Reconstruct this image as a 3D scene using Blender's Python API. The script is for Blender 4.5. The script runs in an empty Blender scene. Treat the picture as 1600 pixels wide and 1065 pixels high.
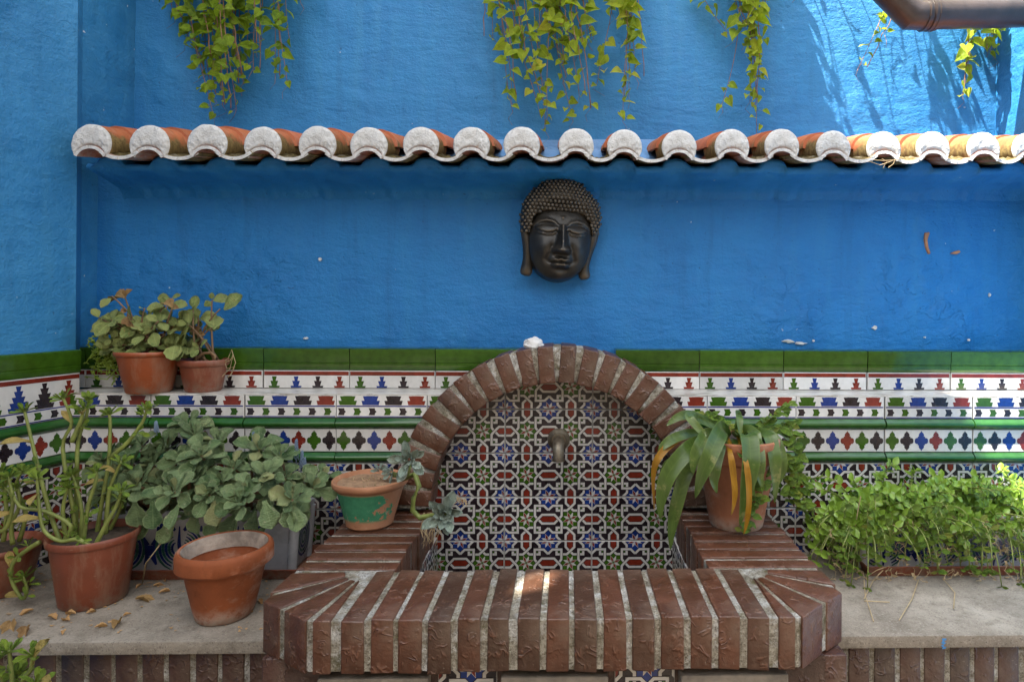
import bpy, bmesh, math, random
from mathutils import Vector, Matrix, noise as mnoise
R = random.Random(7)
scene = bpy.context.scene
C = scene.collection
rad = math.radians

# ------------------------------------------------------------------ camera, sky, sun, exposure
F, PX, PY = 1000.0, 914.0, 470.0            # focal length and principal point in photo pixels (1600 wide)
CAM = Vector((0, -2.119, 1.45))
psi, rho = math.atan(.029), rad(.41)
ax = Vector((math.sin(psi), math.cos(psi), 0))
r0 = Vector((math.cos(psi), -math.sin(psi), 0))
u0 = Vector((0, 0, 1))
rx = r0 * math.cos(rho) + u0 * math.sin(rho)
ux = u0 * math.cos(rho) - r0 * math.sin(rho)
cam = bpy.data.cameras.new('camera')
cam.sensor_width = 36
cam.lens = 36 * F / 1600
cam.shift_x = (800 - PX) / 1600
cam.shift_y = -(532.5 - PY) / 1600
cam.clip_start = .02
cam.clip_end = 500
co = bpy.data.objects.new('camera', cam)
C.objects.link(co)
m = Matrix.Identity(4)
for i in range(3):
    m[i][0], m[i][1], m[i][2], m[i][3] = rx[i], ux[i], -ax[i], CAM[i]
co.matrix_world = m
scene.camera = co

SUN = Vector((.42, .18, -.91)).normalized()     # the way the light travels
w = bpy.data.worlds.new('World')
scene.world = w
w.use_nodes = True
nt = w.node_tree
bg = nt.nodes['Background']
sky = nt.nodes.new('ShaderNodeTexSky')
sky.sky_type = 'NISHITA'
sky.sun_disc = False
sky.sun_elevation = math.asin(-SUN.z)
sky.sun_rotation = math.atan2(-SUN.x, -SUN.y)
sky.air_density = 1.0
sky.dust_density = 3.0
hs = nt.nodes.new('ShaderNodeHueSaturation')
hs.inputs['Saturation'].default_value = .08
nt.links.new(sky.outputs[0], hs.inputs['Color'])
nt.links.new(hs.outputs[0], bg.inputs['Color'])
bg.inputs['Strength'].default_value = .13
sl = bpy.data.lights.new('sun', 'SUN')
sl.energy = 5.0
sl.angle = rad(.5)
sl.color = (1, .94, .84)
so = bpy.data.objects.new('sun', sl)
C.objects.link(so)
so.rotation_euler = SUN.to_track_quat('-Z', 'Y').to_euler()
so.location = (-4, -2, 9)
vs = scene.view_settings
vs.view_transform = 'Standard'
vs.look = 'None'
vs.gamma = 1
vs.use_curve_mapping = False
vs.exposure = 2.32
scene.cycles.use_denoising = True
scene.cycles.max_bounces = 8
scene.cycles.sample_clamp_indirect = 6

# ------------------------------------------------------------------ helpers
def ray(px, py):
    return ax + rx * ((px - PX) / F) + ux * ((PY - py) / F)
def at(px, py, Y):
    d = ray(px, py)
    return CAM + d * ((Y - CAM.y) / d.y)
def atz(px, py, Z):
    d = ray(px, py)
    return CAM + d * ((Z - CAM.z) / d.z)

def thing(name, label, cat, loc=(0, 0, 0), group=None, rz=0):
    o = bpy.data.objects.new(name, None)
    o.empty_display_size = .05
    C.objects.link(o)
    o.location = loc
    o.rotation_euler.z = rz
    o['label'] = label
    o['category'] = cat
    if group: o['group'] = group
    return o
def tag(o, label, cat, group=None):
    o['label'] = label
    o['category'] = cat
    if group: o['group'] = group
    return o

class MB:
    def __init__(s): s.v, s.f, s.m = [], [], []
    def add(s, vs, fs, mi=0):
        n = len(s.v)
        s.v += [tuple(v) for v in vs]
        for f in fs:
            s.f.append([i + n for i in f]); s.m.append(mi)
    def box(s, a, b, mi=0):
        x0, y0, z0 = a; x1, y1, z1 = b
        s.add([(x0,y0,z0),(x1,y0,z0),(x1,y1,z0),(x0,y1,z0),(x0,y0,z1),(x1,y0,z1),(x1,y1,z1),(x0,y1,z1)],
              [(0,3,2,1),(4,5,6,7),(0,1,5,4),(1,2,6,5),(2,3,7,6),(3,0,4,7)], mi)
    def tube(s, pts, rads, n=6, mi=0, cap=True):
        pts = [Vector(p) for p in pts]
        if not hasattr(rads, '__len__'): rads = [rads] * len(pts)
        k0 = len(s.v)
        up = Vector((.3, .2, 1)).normalized()
        for i, p in enumerate(pts):
            d = (pts[min(i+1, len(pts)-1)] - pts[max(i-1, 0)])
            if d.length < 1e-9: d = Vector((0,0,1))
            d.normalize()
            a = d.cross(up)
            if a.length < 1e-3: a = d.cross(Vector((1,0,0)))
            a.normalize(); b = d.cross(a)
            for j in range(n):
                t = 2*math.pi*j/n
                q = p + (a*math.cos(t) + b*math.sin(t)) * rads[i]
                s.v.append(tuple(q))
        for i in range(len(pts)-1):
            for j in range(n):
                s.f.append([k0+i*n+j, k0+i*n+(j+1)%n, k0+(i+1)*n+(j+1)%n, k0+(i+1)*n+j]); s.m.append(mi)
        if cap:
            s.f.append([k0+j for j in range(n)][::-1]); s.m.append(mi)
            e = k0+(len(pts)-1)*n
            s.f.append([e+j for j in range(n)]); s.m.append(mi)
    def lathe(s, prof, n=48, mi=0, c=(0,0), wob=0):
        k0 = len(s.v)
        for i, (r, z) in enumerate(prof):
            for j in range(n):
                t = 2*math.pi*j/n
                q = r*(1 + wob*mnoise.noise((math.cos(t)*2, math.sin(t)*2, z*20)))
                s.v.append((c[0]+q*math.cos(t), c[1]+q*math.sin(t), z + wob*.03*mnoise.noise((math.cos(t)*3, math.sin(t)*3, i*.7))))
        for i in range(len(prof)-1):
            for j in range(n):
                s.f.append([k0+i*n+j, k0+i*n+(j+1)%n, k0+(i+1)*n+(j+1)%n, k0+(i+1)*n+j]); s.m.append(mi)
    def ngon_prism(s, poly, z0, z1, mi=0):      # poly in x,y counter-clockwise
        n = len(poly); k0 = len(s.v)
        s.v += [(p[0], p[1], z0) for p in poly] + [(p[0], p[1], z1) for p in poly]
        s.f.append([k0+i for i in range(n)][::-1]); s.m.append(mi)
        s.f.append([k0+n+i for i in range(n)]); s.m.append(mi)
        for i in range(n):
            j = (i+1) % n
            s.f.append([k0+i, k0+j, k0+n+j, k0+n+i]); s.m.append(mi)
    def mesh(s, name, mats, smooth=False):
        me = bpy.data.meshes.new(name)
        me.from_pydata(s.v, [], s.f)
        if not isinstance(mats, (list, tuple)): mats = [mats]
        for mm in mats: me.materials.append(mm)
        if len(mats) > 1: me.polygons.foreach_set('material_index', s.m)
        if smooth: me.polygons.foreach_set('use_smooth', [True]*len(me.polygons))
        me.update()
        return me
    def build(s, name, mats, parent=None, loc=None, smooth=False, kind=None):
        return link(name, s.mesh(name, mats, smooth), parent, loc, kind)
def link(name, me, parent=None, loc=None, kind=None, mat=None):
    o = bpy.data.objects.new(name, me)
    C.objects.link(o)
    if parent: o.parent = parent
    if loc is not None: o.location = loc
    if mat is not None: o.matrix_basis = mat
    if kind: o['kind'] = kind
    return o
def bevel_mesh(me, wd, seg=1, angle=30):
    bm = bmesh.new(); bm.from_mesh(me)
    es = [e for e in bm.edges if len(e.link_faces) == 2 and e.calc_face_angle(0) > rad(angle)]
    bmesh.ops.bevel(bm, geom=es, offset=wd, segments=seg, affect='EDGES', profile=.6)
    bm.to_mesh(me); bm.free()
    return me
def autosmooth(me, ang=40):
    me.polygons.foreach_set('use_smooth', [True]*len(me.polygons))
    me.set_sharp_from_angle(angle=rad(ang))
    return me

# ------------------------------------------------------------------ materials
class NT:
    def __init__(s, name):
        s.mat = bpy.data.materials.new(name); s.mat.use_nodes = True
        s.n = s.mat.node_tree.nodes; s.l = s.mat.node_tree.links
        s.b = s.n['Principled BSDF']; s.out = s.n['Material Output']
        s.tc = s.n.new('ShaderNodeTexCoord')
    def set(s, sock, v):
        if hasattr(v, 'is_linked'): s.l.new(v, sock)
        elif isinstance(v, (tuple, list)) and len(v) == 3 and sock.type == 'RGBA': sock.default_value = (*v, 1)
        else: sock.default_value = v
    def noise(s, scale, detail=4, rough=.55, vec=None, dist=0, w4=None):
        n = s.n.new('ShaderNodeTexNoise')
        n.inputs['Scale'].default_value = scale; n.inputs['Detail'].default_value = detail
        n.inputs['Roughness'].default_value = rough; n.inputs['Distortion'].default_value = dist
        if w4 is not None:
            n.noise_dimensions = '4D'; s.l.new(w4, n.inputs['W'])
        s.l.new(vec if vec is not None else s.tc.outputs['Object'], n.inputs['Vector'])
        return n.outputs['Fac']
    def vor(s, scale, vec=None, feat='F1', rnd=1):
        n = s.n.new('ShaderNodeTexVoronoi'); n.feature = feat
        n.inputs['Scale'].default_value = scale; n.inputs['Randomness'].default_value = rnd
        s.l.new(vec if vec is not None else s.tc.outputs['Object'], n.inputs['Vector'])
        return n.outputs['Distance']
    def ramp(s, f, stops, interp='LINEAR'):
        n = s.n.new('ShaderNodeValToRGB'); n.color_ramp.interpolation = interp
        e = n.color_ramp.elements
        while len(e) < len(stops): e.new(.5)
        for i, (p, c) in enumerate(stops):
            e[i].position = p
            e[i].color = (c, c, c, 1) if not isinstance(c, tuple) else (*c, 1)
        s.l.new(f, n.inputs[0])
        return n.outputs[0]
    def mix(s, f, a, b, mode='MIX'):
        n = s.n.new('ShaderNodeMix'); n.data_type = 'RGBA'; n.blend_type = mode
        s.set(n.inputs[0], f); s.set(n.inputs[6], a); s.set(n.inputs[7], b)
        return n.outputs[2]
    def math(s, op, a, b=0.0, clamp=False):
        n = s.n.new('ShaderNodeMath'); n.operation = op; n.use_clamp = clamp
        s.set(n.inputs[0], a); s.set(n.inputs[1], b)
        return n.outputs[0]
    def scaled(s, vec=(1,1,1), rot=(0,0,0), src=None):
        n = s.n.new('ShaderNodeMapping'); n.inputs['Scale'].default_value = vec; n.inputs['Rotation'].default_value = rot
        s.l.new(src if src is not None else s.tc.outputs['Object'], n.inputs['Vector'])
        return n.outputs[0]
    def rnd(s):
        n = s.n.new('ShaderNodeObjectInfo'); return n.outputs['Random']
    def geo(s, k):
        n = s.n.new('ShaderNodeNewGeometry'); return n.outputs[k]
    def sep(s, v):
        n = s.n.new('ShaderNodeSeparateXYZ'); s.l.new(v, n.inputs[0]); return n.outputs
    def bump(s, h, dist=.002, strength=1, prev=None):
        n = s.n.new('ShaderNodeBump'); n.inputs['Distance'].default_value = dist; n.inputs['Strength'].default_value = strength
        s.l.new(h, n.inputs['Height'])
        if prev is not None: s.l.new(prev, n.inputs['Normal'])
        s.l.new(n.outputs[0], s.b.inputs['Normal'])
        return n.outputs[0]
    def p(s, **k):
        for a, v in k.items(): s.set(s.b.inputs[a.replace('_', ' ')], v)
        return s
def mul(c, k): return tuple(x*k for x in c)

def mat_plain(name, col, rough=.5, var=.25, scale=14, bump=.0, bscale=90, rnd=.0, **k):
    t = NT(name)
    nz = t.noise(scale, 5, .6)
    c = t.mix(t.ramp(nz, [(.3, 0.0), (.7, 1.0)]), mul(col, 1-var), mul(col, 1+var))
    if rnd:
        c = t.mix(1.0, c, t.ramp(t.rnd(), [(0, 1-rnd), (1, 1+rnd)]), 'MULTIPLY')
    t.p(Base_Color=c, Roughness=rough, **k)
    if bump: t.bump(t.noise(bscale, 6, .6), bump)
    return t.mat

def mat_stucco(name, col, spots=()):
    t = NT(name)
    n1 = t.noise(2.2, 5, .6); n2 = t.noise(17, 6, .62); 
    tr = t.noise(9, 5, .6, vec=t.scaled((1, 1, 2.6), (0, .5, 0)))
    c = t.mix(t.ramp(n1, [(.25, 0.0), (.75, 1.0)]), (col[0]*.55, col[1]*.76, col[2]*.82), (col[0]*1.7, col[1]*1.2, col[2]*1.12))
    c = t.mix(t.ramp(n2, [(.42, 0.0), (.75, .5)]), c, (col[0]*1.9+.01, col[1]*1.3, col[2]*1.12))
    # rain streaks and rubbed, slightly greyer places
    st = t.noise(5, 4, .6, vec=t.scaled((3.2, 3.2, .28)))
    c = t.mix(t.ramp(st, [(.30, .40), (.45, 0.0)]), c, mul(col, .62))
    c = t.mix(t.ramp(st, [(.52, 0.0), (.74, .5)]), c, (col[0]*2.2+.008, col[1]*1.22, col[2]*.97))
    # small white chips and dark pits
    v = t.noise(46, 3, .5)
    gate = t.noise(3.1, 2, .5)
    chip = t.math('MULTIPLY', t.ramp(v, [(.735, 0.0), (.75, 1.0)]), t.ramp(gate, [(.5, 0.0), (.58, 1.0)]))
    c = t.mix(chip, c, (.55, .6, .63))
    pit = t.ramp(t.noise(75, 2, .5), [(.26, 1.0), (.30, 0.0)])
    c = t.mix(t.math('MULTIPLY', pit, .6), c, mul(col, .35))
    t.p(Base_Color=c, Roughness=t.ramp(n2, [(.3, .48), (.7, .68)]))
    # places where the paint has blistered
    mask = None
    for (cx, cy, cz, rr_) in spots:
        sb = t.n.new('ShaderNodeVectorMath'); sb.operation = 'DISTANCE'; sb.inputs[1].default_value = (cx, cy, cz)
        t.l.new(t.tc.outputs['Object'], sb.inputs[0])
        k = t.ramp(t.math('DIVIDE', sb.outputs['Value'], rr_), [(.35, 1.0), (1, 0.0)])
        mask = k if mask is None else t.math('MAXIMUM', mask, k)
    b = t.bump(tr, .009, .85)
    g2 = t.ramp(t.noise(3.3, 3, .5), [(.55, 0.0), (.7, .7)])
    if mask is not None: g2 = t.math('MAXIMUM', g2, mask)
    blis = t.ramp(t.noise(15, 5, .62, dist=.6), [(.57, 0.0), (.595, 1.0)])
    b = t.bump(t.math('MULTIPLY', blis, g2), .0026, .9, b)
    hump = t.noise(11, 2, .5)
    b = t.bump(t.math('MULTIPLY', hump, g2), .022, .8, b)
    b = t.bump(t.noise(75, 6, .7), .0048, .8, b)
    b = t.bump(t.noise(260, 3, .6), .0010, .6, b)
    return t.mat

BLUE = (.008, .172, .47)
M = {}
M['blue'] = mat_stucco('blue_plaster', BLUE, ((-1.32, 0, 1.43, .28), (-1.05, 0, 1.5, .25), (1.18, 0, 1.5, .22), (1.33, 0, 1.4, .16), (.75, 0, 1.42, .2)))
M['blueup'] = mat_stucco('blue_plaster_upper', (.017, .198, .47))
M['blue2'] = mat_stucco('blue_plaster_side', (.020, .195, .43))

def mat_glaze(name, col, rough=.13, var=.2):
    t = NT(name)
    n = t.noise(38, 4, .6); n2 = t.noise(7, 3, .5)
    c = t.mix(t.ramp(n, [(.3, 0.0), (.7, 1.0)]), mul(col, 1-var), mul(col, 1+var))
    c = t.mix(1.0, c, t.ramp(t.rnd(), [(0, .82), (1, 1.15)]), 'MULTIPLY')
    t.p(Base_Color=c, Roughness=t.ramp(n2, [(.35, rough), (.7, rough+.14)]))
    b = t.bump(t.noise(9, 2, .5), .004, .35)
    t.bump(n, .0006, .5, b)
    return t.mat
M['gwhite'] = mat_glaze('white_glaze', (.62, .595, .56), .16, .07)
M['ggreen'] = mat_glaze('green_glaze', (.034, .088, .007), .08, .22)
M['gcord'] = mat_glaze('deep_green_glaze', (.022, .088, .015), .08, .2)
M['gblue'] = mat_glaze('cobalt_glaze', (.011, .032, .17), .15, .3)
M['gblack'] = mat_glaze('black_glaze', (.022, .015, .018), .15, .4)
M['gred'] = mat_glaze('oxblood_glaze', (.17, .022, .012), .17, .3)
M['gline'] = mat_glaze('indigo_line', (.03, .03, .16), .17, .2)
M['strap'] = mat_glaze('strap_white_glaze', (.50, .475, .44), .17, .08)
GL = [M['gwhite'], M['ggreen'], M['gblue'], M['gblack'], M['gred'], M['gline'], M['strap']]
WHT, GRN, BLU, BLK, RED, LIN, STR = range(7)

def mat_brick(name, col):
    t = NT(name)
    r = t.rnd()
    n = t.noise(22, 5, .6, w4=t.math('MULTIPLY', r, 40))
    c = t.mix(t.ramp(n, [(.3, 0.0), (.72, 1.0)]), mul(col, .7), mul(col, 1.35))
    c = t.mix(t.ramp(r, [(0, 0.0), (.7, .1), (1, .8)]), c, (col[0]*.5, col[1]*.75, col[2]*.95))
    # worm-shaped relief pressed into the clay
    wm = t.noise(27, 1.5, .4, dist=1.6, w4=t.math('MULTIPLY', r, 31))
    worm = t.ramp(wm, [(.40, 0.0), (.47, 1.0), (.53, .25), (.60, 0.0)])
    gate = t.ramp(t.noise(34, 2, .5, w4=r), [(.50, 0.0), (.60, 1.0)])
    worm = t.math('MULTIPLY', worm, gate)
    c = t.mix(t.math('MULTIPLY', worm, .35), c, (col[0]*2.3+.03, col[1]*2.6+.025, col[2]*2.8+.02))
    lim = t.ramp(t.noise(60, 4, .7), [(.66, 0.0), (.74, .45)])
    c = t.mix(lim, c, (.40, .35, .28))
    pore = t.ramp(t.noise(190, 3, .7), [(.30, .75), (.38, 0.0)])
    c = t.mix(pore, c, mul(col, .3))
    stn = t.ramp(t.noise(6, 5, .7), [(.5, 0.0), (.7, .4)])
    c = t.mix(stn, c, (.20, .15, .11))
    t.p(Base_Color=c, Roughness=t.ramp(n, [(.3, .30), (.7, .50)]), Specular_IOR_Level=.55)
    b = t.bump(worm, .0035, .7)
    b = t.bump(t.noise(24, 3, .5, w4=t.math('MULTIPLY', r, 17)), .006, .7, b)
    t.bump(t.noise(140, 4, .6), .002, .7, b)
    return t.mat
M['brick'] = mat_brick('brown_brick', (.088, .030, .0135))
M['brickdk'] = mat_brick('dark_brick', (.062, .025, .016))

def mat_mortar():
    t = NT('mortar')
    n = t.noise(38, 6, .75); n2 = t.noise(210, 4, .75); n3 = t.noise(13, 5, .7)
    c = t.mix(t.ramp(n, [(.34, 0.0), (.6, 1.0)]), (.15, .12, .08), (.50, .45, .36))
    c = t.mix(t.ramp(n3, [(.50, 0.0), (.60, .95)]), c, t.mix(t.ramp(n, [(.35, 0.0), (.6, 1.0)]), (.40, .37, .32), (.74, .72, .68)))
    c = t.mix(t.ramp(n2, [(.50, 0.0), (.66, .8)]), c, (.10, .075, .045))
    mo = t.ramp(t.noise(21, 5, .75), [(.56, 0.0), (.66, .75)])
    c = t.mix(mo, c, (.12, .10, .035))
    t.p(Base_Color=c, Roughness=.92, Specular_IOR_Level=.15)
    b = t.bump(n2, .007, 1.0); t.bump(n, .012, .9, b)
    return t.mat
M['mortar'] = mat_mortar()
M['grout'] = mat_plain('grout', (.5, .47, .43), .85, .25, 40, .001, 200)
def mat_stone():
    t = NT('ledge_stone')
    n = t.noise(7, 6, .65); n2 = t.noise(170, 3, .7); n3 = t.noise(34, 5, .7)
    c = t.mix(t.ramp(n, [(.3, 0.0), (.7, 1.0)]), (.17, .142, .112), (.35, .305, .25))
    c = t.mix(t.ramp(n3, [(.5, 0.0), (.72, .65)]), c, (.12, .1, .075))
    c = t.mix(t.ramp(n2, [(.55, 0.0), (.7, .5)]), c, (.42, .38, .32))
    c = t.mix(t.ramp(t.noise(210, 2, .6), [(.3, .6), (.42, 0.0)]), c, (.07, .055, .045))
    t.p(Base_Color=c, Roughness=.85, Specular_IOR_Level=.25)
    b = t.bump(n2, .0014, .8); t.bump(n3, .0025, .6, b)
    return t.mat
M['stone'] = mat_stone()
def mat_terracotta(name, col, lime=.5, moss=.0, rough=.72):
    t = NT(name)
    n = t.noise(9, 6, .62); n2 = t.noise(60, 5, .7); r = t.rnd()
    c = t.mix(t.ramp(n, [(.28, 0.0), (.72, 1.0)]), mul(col, .72), (col[0]*1.22, col[1]*1.25, col[2]*1.3))
    c = t.mix(1.0, c, t.ramp(r, [(0, .85), (1, 1.12)]), 'MULTIPLY')
    if lime:
        z = t.noise(5, 6, .72, vec=t.scaled((1, 1, 1.8)))
        c = t.mix(t.ramp(z, [(.50, 0.0), (.68, lime)]), c, (.50, .38, .29))
        c = t.mix(t.ramp(t.noise(12, 6, .75), [(.28, .7), (.42, 0.0)]), c, mul(col, .4))
        zz = t.sep(t.tc.outputs['Object'])
        c = t.mix(t.math('MULTIPLY', t.ramp(zz[2], [(.0, .9), (.045, 0.0)]), t.ramp(n2, [(.35, .2), (.6, 1.0)])), c, (.40, .33, .27))
    if moss:
        mm = t.noise(24, 6, .75, w4=r)
        zl = t.sep(t.tc.outputs['Object'])[2]
        mm = t.math('ADD', mm, t.math('MULTIPLY', t.math('SUBTRACT', .070, zl), 7.0))
        mk = t.ramp(mm, [(.46, 0.0), (.60, moss)])
        c = t.mix(mk, c, t.mix(t.ramp(n2, [(.35, 0.0), (.65, 1.0)]), (.06, .05, .022), (.27, .20, .07)))
    c = t.mix(t.ramp(n2, [(.3, .4), (.45, 0.0)]), c, mul(col, .5))
    t.p(Base_Color=c, Roughness=rough, Specular_IOR_Level=.3)
    b = t.bump(n2, .0012, .7); t.bump(n, .003, .4, b)
    return t.mat
M['terra'] = mat_terracotta('old_terracotta', (.27, .072, .023), .5)
M['terra_pale'] = mat_terracotta('pale_terracotta', (.34, .13, .062), .6)
M['rooftile'] = mat_terracotta('roof_terracotta', (.42, .12, .05), .2, 0)
M['rooftile_moss'] = mat_terracotta('mossy_roof_terracotta', (.40, .12, .045), .35, .92, .9)
def mat_plastic(name, col, rough):
    t = NT(name)
    n = t.noise(8, 6, .7); n2 = t.noise(45, 5, .7); x = t.sep(t.tc.outputs['Object'])
    c = t.mix(t.ramp(n, [(.3, 0.0), (.7, 1.0)]), mul(col, .78), mul(col, 1.2))
    st = t.noise(9, 5, .7, vec=t.scaled((2.5, 2.5, .5)))
    c = t.mix(t.ramp(st, [(.52, 0.0), (.72, .45)]), c, (.36, .24, .16))
    k = t.math('MULTIPLY', t.ramp(x[2], [(.0, 1.0), (.05, 0.0)]), t.ramp(n2, [(.42, 0.0), (.6, .8)]))
    c = t.mix(k, c, (.22, .165, .12))
    sc = t.ramp(t.noise(30, 3, .8, vec=t.scaled((1, 1, 6), (.5, .3, 0))), [(.66, 0.0), (.7, .35)])
    c = t.mix(sc, c, (.42, .28, .2))
    t.p(Base_Color=c, Roughness=t.ramp(n, [(.3, rough), (.7, rough+.25)]))
    t.bump(n2, .0008, .6)
    return t.mat
M['plastic'] = mat_plastic('terracotta_plastic', (.21, .052, .023), .38)
M['plastic_o'] = mat_plastic('orange_plastic', (.30, .066, .018), .33)
def mat_moss():
    t = NT('dry_moss_and_grit')
    n = t.noise(60, 5, .7); n2 = t.noise(22, 4, .6, w4=t.math('MULTIPLY', t.rnd(), 9)); 
    c = t.mix(t.ramp(n, [(.3, 0.0), (.68, 1.0)]), (.055, .042, .018), (.26, .20, .09))
    c = t.mix(t.ramp(n2, [(.52, 0.0), (.64, .8)]), c, (.36, .32, .24))
    c = t.mix(t.ramp(n2, [(.30, .8), (.42, 0.0)]), c, (.26, .17, .02))
    t.p(Base_Color=c, Roughness=.95, Specular_IOR_Level=.1)
    b = t.bump(t.noise(200, 4, .7), .006, 1); t.bump(n, .012, 1, b)
    return t.mat
M['moss'] = mat_moss()
def mat_whitepaint():
    t = NT('white_painted_mortar')
    n = t.noise(24, 6, .7); n2 = t.noise(75, 5, .7)
    c = t.mix(t.ramp(n, [(.3, 0.0), (.6, 1.0)]), (.55, .53, .50), (.74, .73, .71))
    c = t.mix(t.ramp(t.noise(13, 6, .75), [(.585, 0.0), (.66, .9)]), c, (.30, .19, .11))
    c = t.mix(t.ramp(n2, [(.68, 0.0), (.76, .5)]), c, (.3, .27, .22))
    t.p(Base_Color=c, Roughness=.8, Specular_IOR_Level=.2)
    b = t.bump(t.noise(55, 5, .6), .012, 1.0); b = t.bump(n, .014, .9, b); t.bump(t.noise(160, 4, .7), .004, .9, b)
    return t.mat
M['whitepaint'] = mat_whitepaint()
M['soil'] = mat_plain('potting_soil', (.06, .042, .028), .95, .5, 50, .006, 130)
M['drysoil'] = mat_plain('dry_soil', (.30, .18, .10), .95, .35, 60, .003, 160)

def mat_leaf(name, c0, c1, rough=.42, trans=.25, spots=None, back=None, edge=.25, sheen=0, rib=.45, stripes=0, blot=6, ve=.02, old=None):
    t = NT(name)
    r = t.rnd()
    an = t.n.new('ShaderNodeAttribute'); an.attribute_name = 'edge'; e = an.outputs['Fac']
    c = t.mix(t.ramp(r, [(0, 0.0), (1, 1.0)]), c0, c1)
    if old: c = t.mix(t.ramp(r, [(.86, 0.0), (.93, .85)]), c, old)
    n = t.noise(2.6, 4, .6, w4=t.math('MULTIPLY', r, 20))          # object space: about one blotch per leaf length
    c = t.mix(t.ramp(n, [(.35, 0.0), (.7, .6)]), c, mul(c1, 1.3))
    c = t.mix(t.ramp(n, [(.25, .6), (.45, 0.0)]), c, mul(c0, .6))
    if stripes:
        sn = t.noise(1, 3, .6, vec=t.scaled((6, 260, 6)))
        sn = t.noise(stripes, 3, .6, vec=t.scaled((.06, 1, .06), src=t.tc.outputs['Object']))
        c = t.mix(t.ramp(sn, [(.35, .45), (.65, 0.0)]), c, mul(c0, .55))
    if spots:
        sp = t.noise(blot, 5, .75, w4=t.math('MULTIPLY', r, 50))
        c = t.mix(t.ramp(sp, [(.57, 0.0), (.67, .8)]), c, spots)
    if rib:
        c = t.mix(t.ramp(e, [(.0, rib), (.10, 0.0)]), c, (c1[0]*1.7, c1[1]*1.6, c1[2]*1.8))
    if edge:
        c = t.mix(t.ramp(e, [(.80, 0.0), (1, edge)]), c, (c1[0]*2.0, c1[1]*1.75, c1[2]*1.9))
    t.p(Base_Color=c, Roughness=rough, Specular_IOR_Level=.45)
    if sheen: t.p(Sheen_Weight=sheen)
    vein = t.noise(9, 3, .6, vec=t.scaled((2.5, 1, 1)))
    t.bump(vein, ve, .6)
    if trans:
        tr = t.n.new('ShaderNodeBsdfTranslucent'); mx = t.n.new('ShaderNodeMixShader')
        t.l.new(t.mix(1.0, c, (1.25, 1.3, .6), 'MULTIPLY'), tr.inputs['Color'])
        mx.inputs[0].default_value = trans
        t.l.new(t.b.outputs[0], mx.inputs[1]); t.l.new(tr.outputs[0], mx.inputs[2]); t.l.new(mx.outputs[0], t.out.inputs[0])
    return t.mat
M['vine'] = mat_leaf('vine_leaf', (.17, .27, .012), (.40, .47, .03), .38, .38, (.30, .27, .05), edge=.15, old=(.42, .36, .04))
M['vinedk'] = mat_leaf('vine_leaf_dark', (.10, .20, .010), (.28, .38, .022), .36, .35, (.20, .2, .03), edge=.15)
M['kalan'] = mat_leaf('grey_green_leaf', (.050, .112, .034), (.20, .265, .115), .40, .08, (.38, .36, .22), edge=.5, rib=.35, old=(.34, .32, .13))
M['kalan_pale'] = mat_leaf('pale_round_leaf', (.13, .19, .045), (.31, .35, .11), .5, .12, (.40, .24, .08), edge=.3)
M['brownleaf'] = mat_leaf('withered_leaf', (.17, .08, .03), (.40, .25, .10), .8, .1, edge=.1)
M['echev'] = mat_leaf('silvery_rosette_leaf', (.17, .23, .18), (.31, .37, .30), .55, .05, (.22, .21, .18), edge=.45, rib=0)
M['strapleaf'] = mat_leaf('strap_leaf', (.042, .088, .011), (.115, .165, .038), .3, .18, (.24, .24, .09), edge=.2, rib=.15, stripes=260, blot=14, ve=.001)
M['strapyellow'] = mat_leaf('yellowed_strap_leaf', (.25, .10, .008), (.40, .21, .013), .42, .25, (.20, .14, .03), edge=.1, rib=.2, stripes=260, blot=10, ve=.001)
M['trail'] = mat_leaf('trailing_leaf', (.05, .125, .010), (.19, .30, .036), .30, .2, (.32, .38, .10), edge=.4, old=(.36, .34, .06))
M['jade'] = mat_leaf('jade_leaf', (.10, .20, .02), (.24, .33, .04), .35, .15)
M['jadey'] = mat_leaf('yellowed_jade_leaf', (.33, .25, .06), (.48, .36, .12), .45, .2)
M['stemg'] = mat_plain('green_stem', (.19, .22, .05), .5, .35, 30, .001, 120)
M['stemb'] = mat_plain('brown_stem', (.20, .12, .06), .75, .35, 30, .001, 120)
M['stemr'] = mat_plain('reddish_stem', (.26, .13, .07), .65, .3, 30)
M['straw'] = mat_plain('dry_straw', (.42, .31, .17), .8, .3, 30)
M['lav'] = mat_plain('blue_grey_flower', (.16, .22, .30), .7, .3, 60)
M['tube'] = mat_plain('brown_pipe_plastic', (.055, .038, .030), .36, .35, 12, .0008, 90)
M['dirtstone'] = mat_plain('white_stone', (.66, .63, .60), .8, .15, 16, .006, 30)

def mat_bronze():
    t = NT('blackened_bronze_resin')
    n = t.noise(14, 5, .65); n2 = t.noise(80, 4, .6)
    c = t.mix(t.ramp(n, [(.35, 0.0), (.7, 1.0)]), (.015, .0135, .012), (.045, .040, .033))
    c = t.mix(t.ramp(t.geo('Pointiness'), [(.51, 0.0), (.58, .75)]), c, (.17, .13, .085))
    t.p(Base_Color=c, Roughness=t.ramp(n, [(.3, .30), (.7, .46)]), Metallic=.25)
    t.bump(n2, .0005, .8)
    return t.mat
M['bronze'] = mat_bronze()
M['curl'] = mat_plain('worn_bronze_curls', (.095, .078, .058), .4, .5, 50, .0004, 120, Metallic=.3)
def mat_tap():
    t = NT('aged_brass')
    n = t.noise(40, 5, .7)
    c = t.mix(t.ramp(n, [(.35, 0.0), (.65, 1.0)]), (.10, .07, .045), (.22, .19, .14))
    c = t.mix(t.ramp(t.noise(18, 4, .7), [(.55, 0.0), (.7, .7)]), c, (.13, .17, .14))
    t.p(Base_Color=c, Roughness=.5, Metallic=.55); t.bump(n, .001, .8)
    return t.mat
M['brass'] = mat_tap()
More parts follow.
